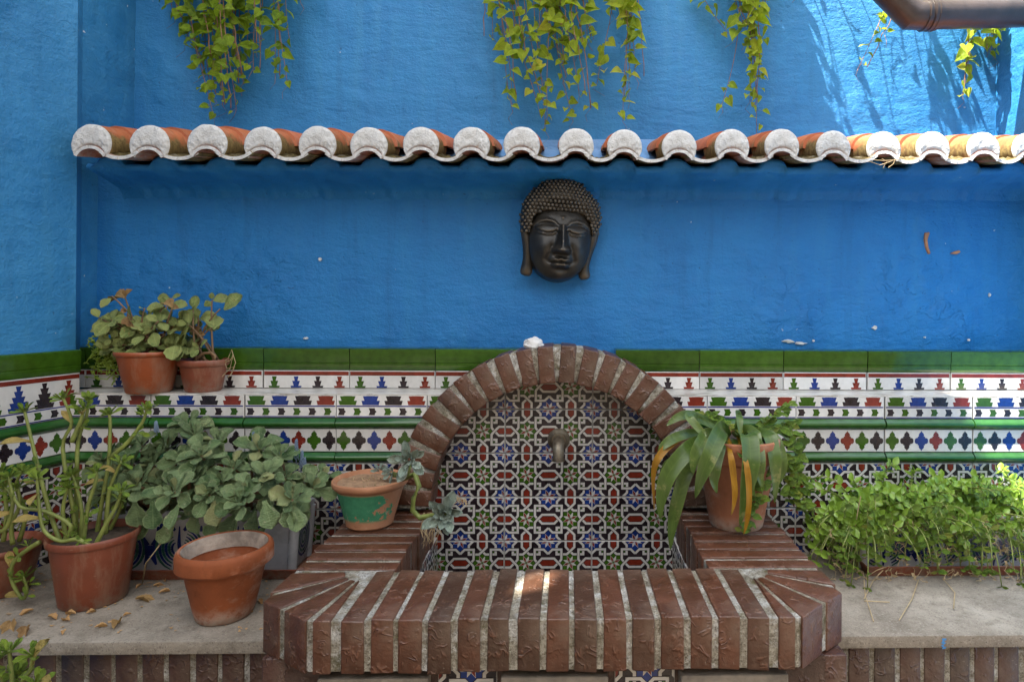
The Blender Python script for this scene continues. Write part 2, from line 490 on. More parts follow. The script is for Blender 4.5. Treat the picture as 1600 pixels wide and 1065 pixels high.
M['ceramic'] = mat_glaze('planter_white_glaze', (.50, .50, .52), .2, .08)
M['planterblue'] = mat_glaze('planter_blue_glaze', (.012, .022, .12), .2, .4)
M['plantergreen'] = mat_glaze('planter_green_glaze', (.03, .10, .075), .2, .4)
M['ground'] = mat_plain('patio_paving', (.13, .105, .08), .9, .25, 5, .004, 60)
M['wallwhite'] = mat_plain('ochre_limewash', (.34, .27, .18), .85, .06, 4, .004, 30)
def mat_greenpot():
    t = NT('terracotta_with_worn_green_paint')
    n = t.noise(9, 6, .62); n2 = t.noise(60, 5, .7)
    c = t.mix(t.ramp(n, [(.28, 0.0), (.72, 1.0)]), (.30, .125, .06), (.47, .23, .125))
    x = t.sep(t.tc.outputs['Object'])
    # paint survives on the left flank and in a band under the rim
    k = t.math('ADD', t.math('MULTIPLY', x[0], -4.2), t.math('MULTIPLY', x[2], 3.0))
    k = t.math('ADD', k, t.math('MULTIPLY', t.math('SUBTRACT', t.noise(13, 6, .7), .5), 1.7))
    mk = t.ramp(k, [(-.02, 0.0), (.04, 1.0)])
    low = t.ramp(x[2], [(.022, 0.0), (.03, 1.0), (.1045, 1.0), (.106, 0.0)])
    g = t.mix(t.ramp(n2, [(.3, 0.0), (.7, 1.0)]), (.035, .17, .085), (.06, .25, .125))
    c = t.mix(t.math('MULTIPLY', mk, low), c, g)
    c = t.mix(t.ramp(t.noise(30, 5, .75), [(.62, 0.0), (.7, .6)]), c, (.5, .36, .26))
    t.p(Base_Color=c, Roughness=.7, Specular_IOR_Level=.3)
    b = t.bump(n2, .0012, .7); t.bump(mk, .0006, .6, b)
    return t.mat
M['greenpot'] = mat_greenpot()

# ------------------------------------------------------------------ the setting: ground and walls
def wavy_sheet(mb, p0, du, dz, nu, nz, nrm, amp=.003, seed=0, mi=0):
    """front sheet of a plastered wall: p0 lower-left corner, du vector along, dz height, nrm outward"""
    p0, du, nrm = Vector(p0), Vector(du), Vector(nrm)
    vs_, fs_ = [], []
    for j in range(nz+1):
        for i in range(nu+1):
            q = p0 + du*(i/nu) + Vector((0, 0, dz*j/nz))
            k = mnoise.noise((q.x*2.3+seed, q.y*2.3, q.z*2.3))*1.0 + .5*mnoise.noise((q.x*7+seed, q.y*7, q.z*7))
            if i in (0, nu) or j in (0, nz): k = 0
            vs_.append(q + nrm*amp*k)
    for j in range(nz):
        for i in range(nu):
            a = j*(nu+1)+i
            fs_.append((a, a+1, a+nu+2, a+nu+1))
    mb.add(vs_, fs_, mi)

g = MB(); g.box((-8, -10, -.3), (8, 3, 0))
gr = g.build('ground', M['ground'], kind='structure')

# rear wall of the courtyard
wall = thing('courtyard_wall', 'lower blue plastered wall behind the fountain, faced with patterned tiles below', 'wall', (0, .07, 0))
mb = MB()
wavy_sheet(mb, (-1.6, 0, 1.2), (3.3, 0, 0), .74, 90, 24, (0, -1, 0), .004)
mb.box((-1.6, .02, 0), (1.7, .35, 1.9))
mb.box((-1.6, 0, 0), (1.7, .019, 1.2))
pl = mb.build('plaster', M['blue'], wall, smooth=False)
autosmooth(pl.data, 50)
up = thing('upper_wall', 'set back upper blue wall above the roof tiles with hanging vines', 'wall', (0, .25, 0))
mb = MB()
wavy_sheet(mb, (-1.62, 0, 1.86), (3.3, 0, 0), 1.1, 90, 30, (0, -1, 0), .005, 5)
mb.box((-1.62, .02, 1.86), (1.68, .35, 2.96))
o = mb.build('plaster', M['blueup'], up); autosmooth(o.data, 50)
mb = MB(); mb.box((-1.62, -.03, 2.961), (1.68, .38, 3.02))
mb.build('coping', M['stone'], up)

# the house wall on the left: bends at (-1.52,-.09) and runs outwards; tall, it throws the shade
LX, LY, LS = -1.52, -.09, .26
def Lp(Y): return LX + LS*(Y-LY)
left = thing('house_wall', 'tall blue house wall at the left side of the courtyard', 'wall', (0, 0, 0))
HL = 7.93
mb = MB()
ln = Vector((1, -LS, 0)).normalized()
YF = -3.0
du = Vector((Lp(YF)-LX, YF-LY, 0))
wavy_sheet(mb, (LX+du.x, LY+du.y, 0), -du, 3.0, 80, 50, ln, .005, 9)
def lq(ya, yb, za, zb):   # a block of the tall wall along the line
    v = []
    for z in (za, zb):
        for (Y, k) in ((ya, 0), (yb, 0), (yb, -.3), (ya, -.3)):
            v.append((Lp(Y)+k*.1, Y, z))
    mb.add(v, [(3,2,1,0),(4,5,6,7),(0,1,5,4),(1,2,6,5),(2,3,7,6),(3,0,4,7)])
HY0, HY1, HZ0, HZ1 = -1.482, -1.372, 4.621, 4.791      # opening added high in the wall to let a sun spot onto the basin
HZ1 += .06
lq(YF, LY, 3.0, HZ0); lq(YF, HY0, HZ0, HZ1); lq(HY1, LY, HZ0, HZ1); lq(YF, LY, HZ1, HL)
# the bend and the return to the rear wall
e1, e2, e3 = (LX, LY), (-1.572, 0), (-1.572, .45)
for a, b in ((e1, e2), (e2, e3)):
    mb.add([(a[0],a[1],0),(b[0],b[1],0),(b[0],b[1],HL),(a[0],a[1],HL)], [(0,1,2,3)])
mb.add([(LX,LY,HL),(-1.572,0,HL),(-1.572,.45,HL),(-2.2,.45,HL),(-2.2,LY,HL)], [(0,1,2,3,4)])
mb.add([(Lp(YF),YF,0),(Lp(YF)-.3,YF,0),(Lp(YF)-.3,YF,3),(Lp(YF),YF,3)], [(0,1,2,3)])
mb.add([(-2.2,.45,0),(-1.572,.45,0),(-1.572,.45,HL),(-2.2,.45,HL)], [(0,3,2,1)])
mb.add([(Lp(YF)-.3,YF,0),(-2.2,.45,0),(-2.2,.45,3),(Lp(YF)-.3,YF,3)], [(0,1,2,3)])
o = mb.build('plaster', M['blue2'], left); autosmooth(o.data, 25)
right = thing('side_wall', 'short blue wall closing the right side, partly in sunlight', 'wall', (1.612, 0, 0))
mb = MB()
wavy_sheet(mb, (0, .25, 0), (0, -1.2, 0), 2.96, 40, 80, (-1, 0, 0), .006, 3)
mb.box((.02, -.95, 0), (.3, .6, 2.96))
o = mb.build('plaster', M['blueup'], right); autosmooth(o.data, 50)
opp = thing('facing_wall', 'plain ochre wall across the courtyard, behind the viewer', 'wall', (0, -5.2, 0))
mb = MB(); mb.box((-6, -.3, 0), (6, 0, 3.6)); mb.build('plaster', M['wallwhite'], opp)

# ------------------------------------------------------------------ glazed tiles
def clip(poly, u0, u1, v0, v1):
    for ax_, lim, sg in ((0, u0, 1), (0, u1, -1), (1, v0, 1), (1, v1, -1)):
        out = []
        for i in range(len(poly)):
            a, b = poly[i-1], poly[i]
            ia, ib = (a[ax_]-lim)*sg >= -1e-9, (b[ax_]-lim)*sg >= -1e-9
            if ia != ib:
                t = (lim-a[ax_])/(b[ax_]-a[ax_])
                out.append((a[0]+t*(b[0]-a[0]), a[1]+t*(b[1]-a[1])))
            if ib: out.append(b)
        poly = out
        if len(poly) < 3: return None
    q = [p for i, p in enumerate(poly) if abs(p[0]-poly[i-1][0])+abs(p[1]-poly[i-1][1]) > 1e-6]
    return q if len(q) > 2 else None
def ribbon(path, wd):
    n = len(path); L_, R_ = [], []
    for i in range(n):
        p = Vector(path[i])
        d0 = (p-Vector(path[i-1])).normalized() if i else (Vector(path[1])-p).normalized()
        d1 = (Vector(path[i+1])-p).normalized() if i < n-1 else d0
        t = (d0+d1).normalized(); nn = Vector((-t.y, t.x))
        k = wd/2/max(.5, nn.dot(Vector((-d0.y, d0.x))))
        L_.append(p+nn*k); R_.append(p-nn*k)
    return [[tuple(R_[i]), tuple(R_[i+1]), tuple(L_[i+1]), tuple(L_[i])] for i in range(n-1)]
def zellige():
    P = .14; out = []
    def star_bg(c): 
        k_ = .262 if c[1] == .07 else .275
        e_ = .07 if c[1] == .07 else .095
        pts = [(0,k_),(-e_,.185),(-.185,.185),(-.185,e_),(-k_,0),(-.185,-e_),(-.185,-.185),(-e_,-.185),(0,-k_),(e_,-.185),(.185,-.185),(.185,-e_),(k_,0),(.185,e_),(.185,.185),(e_,.185)]
        return [(c[0]+x*P, c[1]+y*P) for x, y in pts]
    def star(c, a0):
        for k in range(8):
            t = a0 + k*math.pi/4
            f = lambda r, q: (c[0]+P*r*math.cos(t+q), c[1]+P*r*math.sin(t+q))
            red = k % 2 == 0
            if red: out.append(([f(.012,0), f(.095,-.36), f(.18,0), f(.095,.36)], STR, .00052))
            s = .82 if red else 1
            out.append(([f(.02,0), f(.088*(1 if red else 1.02),-.36*s), f(.166,0), f(.088,.36*s)], RED if red else STR, .00060))
    for i in range(2):
        gx = (i+.5)*P; gy = .07
        out.append((star_bg((gx, gy)), GRN, .00035)); star((gx, gy), math.pi/8*0+.39)
    for i in range(3):
        for j in range(2):
            out.append((star_bg((i*P, j*P)), BLU, .00035)); star((i*P, j*P), .39)
    for i in range(2):
        for j in range(2):
            out.append(([(( i+.5)*P+x*P, j*P+y*P) for x, y in ((0,.21),(-.068,.13),(-.068,-.13),(0,-.21),(.068,-.13),(.068,.13))], RED, .00045))
    for i in range(3):
        out.append(([(i*P+y*P, .07+x*P) for x, y in ((0,.21),(-.068,.13),(-.068,-.13),(0,-.21),(.068,-.13),(.068,.13))][::-1], RED, .00045))
    V = [(.205,.5),(.305,.40),(.305,.195),(.075,.195),(0,.262),(-.1,.36),(-.1,.5)]
    for i in range(-1, 3):
        gx, gy = (i+.5)*P, .07
        for sx in (1, -1):
            for sy in (1, -1):
                out.append(([(gx+(.25+a)*sx*P, gy+(.25+b)*sy*P) for a, b in ((-.03,-.03),(.03,-.03),(.03,.03),(-.03,.03))], GRN, .0004))
                for hv in (0, 1):
                    pts = [((y, x) if hv else (x, y)) for x, y in V]
                    idx = (1 if sx > 0 else 2) if not hv else (3 if sy > 0 else 4)
                    pts = [(gx+x*sx*P, gy+y*sy*P) for x, y in pts]
                    for wd, mi, h in ((.074, BLK, .00066), (.050, STR, .00072)):
                        for q in ribbon(pts, wd*P): out.append((q, mi, h+.00016*idx))
    return out
def merlon():
    out = []; T = .1335
    def rect(a, b, t0, t1): return [(a, T-t1), (b, T-t1), (b, T-t0), (a, T-t0)]
    out.append((rect(.0025, .2775, .0035, .0165), RED, .0004))
    out.append((rect(.002, .278, .095, .099), LIN, .0004)); out.append((rect(.002, .278, .1275, .131), LIN, .0004))
    for k in range(4):
        u = .035+.07*k; mi = (GRN, BLU, BLK, RED)[k]
        for t0, t1, a, b in ((.020,.0345,.0078,.0045),(.0345,.0505,.0125,.0075),(.0505,.066,.018,.013),(.066,.080,.024,.019),(.080,.0935,.0282,.0245)):
            out.append(([(u-b, T-t1), (u+b, T-t1), (u+a, T-t0), (u-a, T-t0)], mi, .0004))
    for k in range(6):
        u = .0165+.0467*k; h = .0215; v = T-.1245
        out.append(([(u+a, v+b*h) for a, b in ((-.011,0),(.008,0),(.009,.28),(.0135,.5),(.009,.72),(.008,1),(-.011,1),(-.0065,.5))], (BLK, GRN)[k % 2], .0004))
    return out
def quatrefoil():
    out = []
    q = [(.0215,0),(.0210,.005),(.0175,.0088),(.0115,.0098),(.0118,.0135),(.0078,.0142),(.0088,.019),(.0065,.0238),(.0022,.0275),(.0,.032)]
    pts = q + [(-x, y) for x, y in q[-2::-1]] + [(-x, -y) for x, y in q[1:]] + [(x, -y) for x, y in q[-2:0:-1]]
    for k in range(6):
        u = .0467*(k+.5)
        out.append(([(u+x, .0357+y) for x, y in pts], (GRN, BLK, BLU, RED, GRN, BLK)[k], .0004))
    return out
PAT = {'zellige': (zellige(), .14, BLK), 'merlon': (merlon(), .1335, WHT), 'quatrefoil': (quatrefoil(), .0715, WHT)}
_tc = {}
def tile_mesh(kind, u0=0, u1=.28, v0=0, v1=None):
    pat, H, base = PAT[kind]
    v1 = H if v1 is None else v1
    key = (kind, round(u0, 4), round(u1, 4), round(v0, 4), round(v1, 4))
    if key in _tc: return _tc[key]
    e = .0011
    a0, a1, b0, b1 = u0+e, u1-e, v0+e, v1-e
    mb = MB(); c = .0012
    mb.add([(a0,-.0,b0),(a1,0,b0),(a1,0,b1),(a0,0,b1),(a0,-.0075,b0),(a1,-.0075,b0),(a1,-.0075,b1),(a0,-.0075,b1),
            (a0+c,-.0085,b0+c),(a1-c,-.0085,b0+c),(a1-c,-.0085,b1-c),(a0+c,-.0085,b1-c)],
           [(0,1,5,4),(1,2,6,5),(2,3,7,6),(3,0,4,7),(4,5,9,8),(5,6,10,9),(6,7,11,10),(7,4,8,11)], WHT)
    mb.add([(a0+c,-.0085,b0+c),(a1-c,-.0085,b0+c),(a1-c,-.0085,b1-c),(a0+c,-.0085,b1-c)], [(0,1,2,3)], base)
    for poly, mi, h in pat:
        q = clip(poly, a0+c, a1-c, b0+c, b1-c)
        if not q: continue
        ar = sum(q[i-1][0]*q[i][1]-q[i][0]*q[i-1][1] for i in range(len(q)))
        if abs(ar) < 2e-8: continue
        if ar < 0: q = q[::-1]
        mb.add([(x, -.0085-h, z) for x, z in q], [tuple(range(len(q)))], mi)
    me = mb.mesh(kind+'_tile', GL)
    _tc[key] = me
    return me
def prof_tile(kind, prof, mat, u0, u1):
    key = (kind, round(u0, 4), round(u1, 4))
    if key in _tc: return _tc[key]
    mb = MB(); n = len(prof); a, b = u0+.0012, u1-.0012
    mb.add([(a, -o_, v) for o_, v in prof] + [(b, -o_, v) for o_, v in prof], [(i, i+n, i+1+n, i+1) for i in range(n-1)] + [tuple(range(n)), tuple(range(2*n-1, n-1, -1))])
    me = mb.mesh(kind, mat)
    _tc[key] = autosmooth(me, 35)
    return me
CORD = [(0, 0), (.0085, .0005)] + [(.0085+.0125*math.sin(math.pi*k/10), .001+.030*k/10) for k in range(1, 10)] + [(.0085, .0315), (0, .032)]
GREENP = [(0,0),(.007,.0005),(.0085,.003),(.0085,.0215),(.0068,.0228),(.0068,.0242),(.0085,.0258),(.0098,.045),(.0112,.064),(.0105,.068),(.0075,.0703),(.002,.071),(-.066,.0712)]
GREENP_S = GREENP[:-1]
TW = .283
Zg, Zm, Zc1, Zq, Zc2 = 1.2185, 1.0845, 1.052, .980, .947
SH = 1.158
def put_tile(parent, me, X, Y, Z, rz=0, name=None):
    o = bpy.data.objects.new(name or me.name.split('.')[0], me)
    C.objects.link(o); o.parent = parent
    pl_ = Vector((X, Y, Z)) - parent.location
    # tiles are hand set: a hair out of line and out of plane
    o.matrix_basis = Matrix.Translation(pl_) @ Matrix.Rotation(rz, 4, 'Z') @ Matrix.Rotation(R.uniform(-.004, .004), 4, 'X') @ Matrix.Rotation(R.uniform(-.003, .003), 4, 'Z')
    return o
ACX, ACZ, ARI, ARO = -.027, .82, .38, .491
ARM = .436
# projecting wainscot body with the niche cut out
YL = -.119
mb = MB()
k0 = math.asin((SH-.004-ACZ)/ARM)
for sgn, xe in ((-1, -1.62), (1, 1.7)):
    arc = [(ACX+sgn*ARM*math.cos(k0*i/10), ACZ+ARM*math.sin(k0*i/10)) for i in range(11)]
    poly = [(xe, 0), (ACX+sgn*ARM, 0)] + arc + [(xe, SH-.004)]
    v = [(x, YL+.0065, z) for x, z in poly] + [(x, .069, z) for x, z in poly]
    n = len(poly)
    mb.add(v, [tuple(range(n)) if sgn < 0 else tuple(range(n))[::-1]] + [(i, (i+1) % n, (i+1) % n+n, i+n) for i in range(n)])
mb.box((-.47, -.0485, 0), (.415, .068, SH-.006)); mb.box((ACX-.29, -.0485, SH-.006), (ACX+.29, .068, 1.185)); mb.box((ACX-.2, -.0485, 1.185), (ACX+.2, .068, 1.235))
mb.box((-1.572, .0065, SH), (-.44, .066, 1.285)); mb.box((.39, .0065, SH), (1.7, .066, 1.285))
mb.build('tile_bedding', M['grout'], wall, (0, -.07, 0))
mb = MB()
for xa, xb in ((-1.525, -.36), (.30, 1.61)):
    mb.box((xa, YL-.0085, SH-.0035), (xb, .0, SH+.0005))
def mat_shelf():
    t = NT('stained_white_tile')
    n = t.noise(16, 5, .7, vec=t.scaled((.4, 3, 3)), dist=1.5)
    c = t.mix(t.ramp(n, [(.52, 0.0), (.60, 1.0)]), (.62, .59, .54), (.24, .21, .17))
    t.p(Base_Color=c, Roughness=.35)
    return t.mat
mb.build('shelf_top', mat_shelf(), wall, (0, -.07, 0))
JT = [-1.549, -1.266, -.983, -.706, -.428, -.15, .163, .443, .724, 1.008, 1.291, 1.574]
ws = list(zip([-1.572]+JT, JT+[1.612]))
for a, b in ws:
    full = .283; u0 = 0; u1 = b-a
    off = 0
    if b-a < .1: off = .28-(b-a) if a < 0 else 0
    U = lambda me_fn: me_fn
    u1 = min(b-a, .283)
    if b - a > .29:                     # the wider joint behind the arch, never seen
        continue
    put_tile(wall, prof_tile('green_tile', GREENP, M['ggreen'], off, off+u1), a-off, 0.0, Zg, name='green_tile')
    s = u1/.283 if b-a > .1 else 1
    if ACX-.25 < a and b < ACX+.25: continue
    put_tile(wall, tile_mesh('merlon', off, off+min(u1, .2805), SH-Zm+.001, .1335), a-off, .0, Zm, name='border_tile')
lows = [-1.527] + JT[1:5] + [-.15]
def lower_row(zb, h, kind):
    for a, b in zip([-1.549]+JT[1:], JT[1:]+[1.612]):
        ca, cb = a, b
        if a < -1.54: ca = -1.527 - (0 if zb > .9 else .0)
        # keep clear of the arch opening
        dz0, dz1 = zb-ACZ, zb+h-ACZ
        rin = math.sqrt(max(0, ARM**2 - max(0, (dz0+dz1)/2)**2)) if (dz0+dz1)/2 > 0 else ARM
        xl, xr = ACX-rin, ACX+rin
        segs = []
        if ca < xl: segs.append((ca, min(cb, xl)))
        if cb > xr: segs.append((max(ca, xr), cb))
        for s0, s1 in segs:
            if s1-s0 < .012: continue
            u0, u1 = s0-a, min(s1-a, .2815)
            if u1-u0 < .01: continue
            if kind == 'cord':
                put_tile(wall, prof_tile('cord_tile', CORD, M['gcord'], u0, u1), a, YL, zb, name='cord_tile')
            elif kind == 'merlon':
                put_tile(wall, tile_mesh('merlon', u0, u1, 0, SH-Zm-.003), a, YL, zb, name='border_tile')
            else:
                put_tile(wall, tile_mesh(kind, u0, u1, 0, None), a, YL, zb, name='border_tile' if kind == 'quatrefoil' else 'patterned_tile')
lower_row(Zm, .0735, 'merlon'); lower_row(Zc1, .032, 'cord'); lower_row(Zq, .0715, 'quatrefoil'); lower_row(Zc2, .032, 'cord')
lower_row(Zc2-.1415, .14, 'zellige'); lower_row(Zc2-.283, .14, 'zellige')

# the same bands on the left wall
al = math.atan2(1, LS)
ud = Vector((LS, 1, 0)).normalized(); nd = Vector((1, -LS, 0)).normalized()
mb = MB()
def lblock(o0, o1, z0, z1, s0=0., s1=.9):
    c = [Vector((LX, LY, 0)) - ud*s + nd*o for s, o in ((s1, o0), (s1, o1), (s0, o1), (s0, o0))]
    mb.ngon_prism([(p.x, p.y) for p in c][::-1], z0, z1)
lblock(.004, .0145, .6, 1.285)
mb.build('tile_bedding', M['grout'], left)
for k in range(3):
    p = Vector((LX, LY, 0)) - ud*(TW*(k+1)) + nd*.02 - nd*.006
    for (z, me, nm) in ((Zg, prof_tile('green_tile_side', GREENP_S, M['ggreen'], 0, .283), 'green_tile'),
                    (Zm, tile_mesh('merlon'), 'border_tile'), (Zc1, prof_tile('cord_tile', CORD, M['gcord'], 0, .2815), 'cord_tile'),
                    (Zq, tile_mesh('quatrefoil'), 'border_tile'), (Zc2, prof_tile('cord_tile', CORD, M['gcord'], 0, .2815), 'cord_tile'),
                    (Zc2-.1415, tile_mesh('zellige'), 'patterned_tile'), (Zc2-.283, tile_mesh('zellige'), 'patterned_tile')):
        put_tile(left, me, p.x, p.y, z, al, nm)

# peeled places on the plaster
def flake(px, py, pts, mat, Y=.068, h=.0035, nm='peeling_paint'):
    c = at(px, py, Y); s = (Y-CAM.y)/F
    mb = MB(); n = len(pts)
    v = [(x*s, -h - .004*mnoise.noise((x*.3, y*.3, px)), -y*s) for x, y in pts] + [(x*s*1.15, .004, -y*s*1.15) for x, y in pts]
    mb.add(v, [tuple(range(n))[::-1]] + [(i, (i+1) % n, (i+1) % n+n, i+n) for i in range(n)])
    o = mb.build(nm, mat, wall, c - wall.location)
    return o
M['chip'] = mat_plain('bare_plaster', (.6, .6, .58), .9, .2, 80, .002, 200)
M['curlp'] = mat_plain('orange_undercoat', (.42, .2, .1), .8, .25, 60)
def blob(n, rx_, ry_, sd, j=.35):
    rr = random.Random(sd)
    return [(rx_*math.cos(2*math.pi*i/n)*(1+rr.uniform(-j, j)), ry_*math.sin(2*math.pi*i/n)*(1+rr.uniform(-j, j))) for i in range(n)]
for px, py, a, b, sd in ((1233, 533, 9, 2.2, 1), (1251, 536, 8, 2, 2), (1367, 512, 3.2, 2.8, 3), (1271, 532, 1.5, 1.5, 4), (478, 528, 3, 1.5, 5), (500, 405, 2, 2.5, 6),
                         (1546, 461, 1.5, 2.5, 7), (1445, 527, 1.6, 1.2, 8), (1513, 531, 2, 1.6, 9), (1194, 280, 1, 1.5, 10)):
    flake(px, py, blob(11, a, b, sd), M['chip'])
flake(1448, 378, [(-3,-13),(4,-14),(2,-9),(0,-2),(2,10),(5,17),(2,17),(-2,8),(-4,-3)], M['curlp'])
flake(1493, 394, [(-8,2),(-2,-1),(6,-3),(7,0),(1,3)], M['curlp'])

# ------------------------------------------------------------------ coping of roof tiles
roof = thing('tiled_coping', 'row of old clay roof tiles with white mortared ends along the blue wall', 'roof', (0, 0, 1.884))
DX = [-1.417, -1.251, -1.077, -.919, -.756, -.602, -.443, -.292, -.14, .026, .174, .342, .505, .657, .818, .98, 1.133, 1.289, 1.436, 1.58]
def zr(x): return .0089*x          # the row climbs a little to the right
YR, SL = -.17, math.tan(rad(10))
def arc_shell(mb, r, th, a0, a1, y0, y1, r1=None, slope=SL, n=14, cz=0, mi_front=1, mi=0, nl=5, wob=0):
    """barrel shell along +y rising with slope; ends thick"""
    r1 = r if r1 is None else r1
    rows = []
    for l in range(nl+1):
        y = y0+(y1-y0)*l/nl; rr = r+(r1-r)*l/nl
        row_o, row_i = [], []
        for k in range(n+1):
            t = a0+(a1-a0)*k/n
            wv = wob*mnoise.noise((t*2, y*20, cz*50+r*100))
            row_o.append(((rr+wv)*math.cos(t), y, cz+(rr+wv)*math.sin(t)+slope*(y-y0)))
            row_i.append(((rr-th+wv)*math.cos(t), y, cz+(rr-th+wv)*math.sin(t)+slope*(y-y0)))
        rows.append((row_o, row_i))
    base = len(mb.v); W = n+1
    for o_, i_ in rows: mb.v += o_+i_
    def idx(l, s, k): return base+l*2*W+s*W+k
    for l in range(nl):
        for k in range(n):
            mb.f.append([idx(l,0,k), idx(l,0,k+1), idx(l+1,0,k+1), idx(l+1,0,k)][::-1]); mb.m.append(mi)
            mb.f.append([idx(l,1,k), idx(l,1,k+1), idx(l+1,1,k+1), idx(l+1,1,k)]); mb.m.append(mi)
        for k in (0, n):
            mb.f.append([idx(l,0,k), idx(l+1,0,k), idx(l+1,1,k), idx(l,1,k)]); mb.m.append(mi)
    for k in range(n):
        mb.f.append([idx(0,0,k), idx(0,1,k), idx(0,1,k+1), idx(0,0,k+1)]); mb.m.append(mi_front)
        mb.f.append([idx(nl,0,k), idx(nl,0,k+1), idx(nl,1,k+1), idx(nl,1,k)]); mb.m.append(mi)
TM = [M['rooftile'], M['whitepaint'], M['rooftile_moss']]
for i, x in enumerate(DX):
    rr = random.Random(100+i)
    sx = [.0565,.057,.0575,.0545,.0555,.055,.0535,.0545,.0545,.053,.053,.053,.053,.0525,.0525,.052,.051,.050,.050,.05][i]
    jy, jz = rr.uniform(-.006, .006), rr.uniform(-.002, .003)
    root_loc = (x, YR+jy, zr(x)+jz)
    # upper cap tile (front piece) and the next one lapped over it
    mb = MB()
    arc_shell(mb, sx, .011, rad(-42), rad(222), .004, .17, sx*.97, cz=.036, wob=.0015, mi=2)
    cap = mb.build('cap_tile', TM, roof, root_loc); autosmooth(cap.data, 40)
    cap.rotation_euler = (0, rr.uniform(-.03, .03), rr.uniform(-.03, .03))
    mb = MB()
    arc_shell(mb, sx*1.1, .012, rad(5), rad(175), .105, .43, sx*1.05, cz=.054, mi=2 if i % 3 else 0, mi_front=0, wob=.002)
    o = mb.build('cap_tile', TM, roof, root_loc); autosmooth(o.data, 40)
    # lower arch tile whose painted rim carries the cap
    mb = MB()
    arc_shell(mb, .0515, .0095, rad(25), rad(155), .0, .40, .049, cz=-.018)
    o = mb.build('arch_tile', TM, roof, (x, YR+jy-.004, zr(x)+jz-.004)); autosmooth(o.data, 40)
    # lime mortar that closes the end between the two tiles
    mb = MB(); n = 28; N2 = 9
    vs_ = []
    for l in range(N2+1):
        f = l/N2
        for k in range(n+1):
            t = rad(-40)+rad(260)*k/n
            xo, zo = (sx+.001)*math.cos(t)*(1+.02*mnoise.noise((i, t*3, 0))), .037+(sx+.001)*math.sin(t)*(1+.03*mnoise.noise((i, t*3, 5)))
            ti = rad(180-25)-rad(130)*(1-k/n)
            ti = rad(25)+rad(130)*k/n
            xi, zi = .0500*math.cos(ti), -.022+.0500*math.sin(ti)
            yb = -.004*math.sin(f*math.pi)-.0025*mnoise.noise((xo*60*f+i*7, zo*60, f*3)) - .002*mnoise.noise((xo*160+i*3, zo*160*f, f*9))
            if l == 0: yb = .012
            vs_.append((xi+(xo-xi)*f, yb if l < N2 else .006, zi+(zo-zi)*f))
    fs_ = [(l*(n+1)+k, l*(n+1)+k+1, (l+1)*(n+1)+k+1, (l+1)*(n+1)+k) for l in range(N2) for k in range(n)]
    mb.add(vs_, fs_)
    o = mb.build('mortar_plug', M['whitepaint'], cap); o.location = (0, -.001, 0)
    o.data.polygons.foreach_set('use_smooth', [True]*len(o.data.polygons))
    # channel tile between this cap and the next
    if i < len(DX)-1:
        xm = (x+DX[i+1])/2; hw = (DX[i+1]-x)/2-.024
        rch = (hw**2+.021**2)/(2*.021); ph = math.asin(min(1, hw/rch))
        mb = MB()
        arc_shell(mb, rch, .010, -math.pi/2-ph, -math.pi/2+ph, .0, .42, rch, cz=rch-.012, mi=2 if (i*7) % 4 else 0)
        o = mb.build('channel_tile', TM, roof, (xm, YR+jy-.002, zr(xm))); autosmooth(o.data, 40)
        # clumps of moss and grit lying in the channel
        if i < 10 or i in (12, 13, 14, 15, 16, 17):
            mb = MB(); n = 16
            grid = [[None]*(n+1) for _ in range(n+1)]
            vs_ = []
            for a in range(n+1):
                for b in range(n+1):
                    u_, v_ = a/n*2-1, b/n*2-1
                    xx = u_*hw*1.25; yy = .115+v_*.10
                    zz = rch-.012-math.sqrt(max(1e-6, (rch-.009)**2-min(hw*.98, abs(xx))**2))+SL*yy
                    bump_ = (max(0, 1-v_**4)*(.010+.016*u_*u_)*(.5+.9*abs(mnoise.noise((xx*50+i, yy*50, 1)))) + .006*mnoise.noise((xx*150, yy*150, i)))*(1 if abs(v_) < 1 else 0)
                    vs_.append((xx, yy, zz+bump_-.001))
            mb.add(vs_, [(a*(n+1)+b, (a+1)*(n+1)+b, (a+1)*(n+1)+b+1, a*(n+1)+b+1) for a in range(n) for b in range(n)])
            mo = mb.build('moss', M['moss'], o); mo.data.polygons.foreach_set('use_smooth', [True]*len(mo.data.polygons))
# plaster bed under the tiles, rounded up into every arch, and the fillet behind
mb = MB(); n = 300
def bedz(x):
    z = -.020
    for c in DX:
        d = abs(x-c)
        if d < .042: z = max(z, -.020+.026*math.sqrt(max(0, 1-(d/.042)**2)))
    return z + .004*mnoise.noise((x*30, 0, 2))
prof = []
for k in range(n+1):
    x = -1.485+3.095*k/n
    zt = bedz(x)+zr(x); z1 = zr(x)-.02
    y_ = .006*mnoise.noise((x*25, 3, 0))
    y2 = .012*mnoise.noise((x*40, 1, 4))
    prof.append([(x, .06, zt+.036), (x, -.092+y_, zt+.012), (x, -.102+y_, zt-.001), (x, -.070+y_*1.6, z1-.008), (x, -.005+y_+y2*.5, z1-.024), (x, .045+y_*.5, z1-.036+y2*.6),(x, .060+y_*.2, z1-.050+y2), (x, .0665, z1-.065+y2), (x, .078, z1-.075+y2)])
q = len(prof[0])
mb.add([p for r_ in prof for p in r_], [(a*q+b, (a+1)*q+b, (a+1)*q+b+1, a*q+b+1) for a in range(n) for b in range(q-1)])
o = mb.build('plaster_bed', M['blue'], roof); o.data.polygons.foreach_set('use_smooth', [True]*len(o.data.polygons))
o.data.flip_normals()
mb = MB()
prof = []
for k in range(n+1):
    x = -1.57+3.18*k/n; y_ = .01*mnoise.noise((x*14, 8, 0)); b = zr(x)
    prof.append([(x, .10+y_, b+.055), (x, .16+y_, b+.098), (x, .22+y_*.5, b+.122), (x, .252, b+.165)])
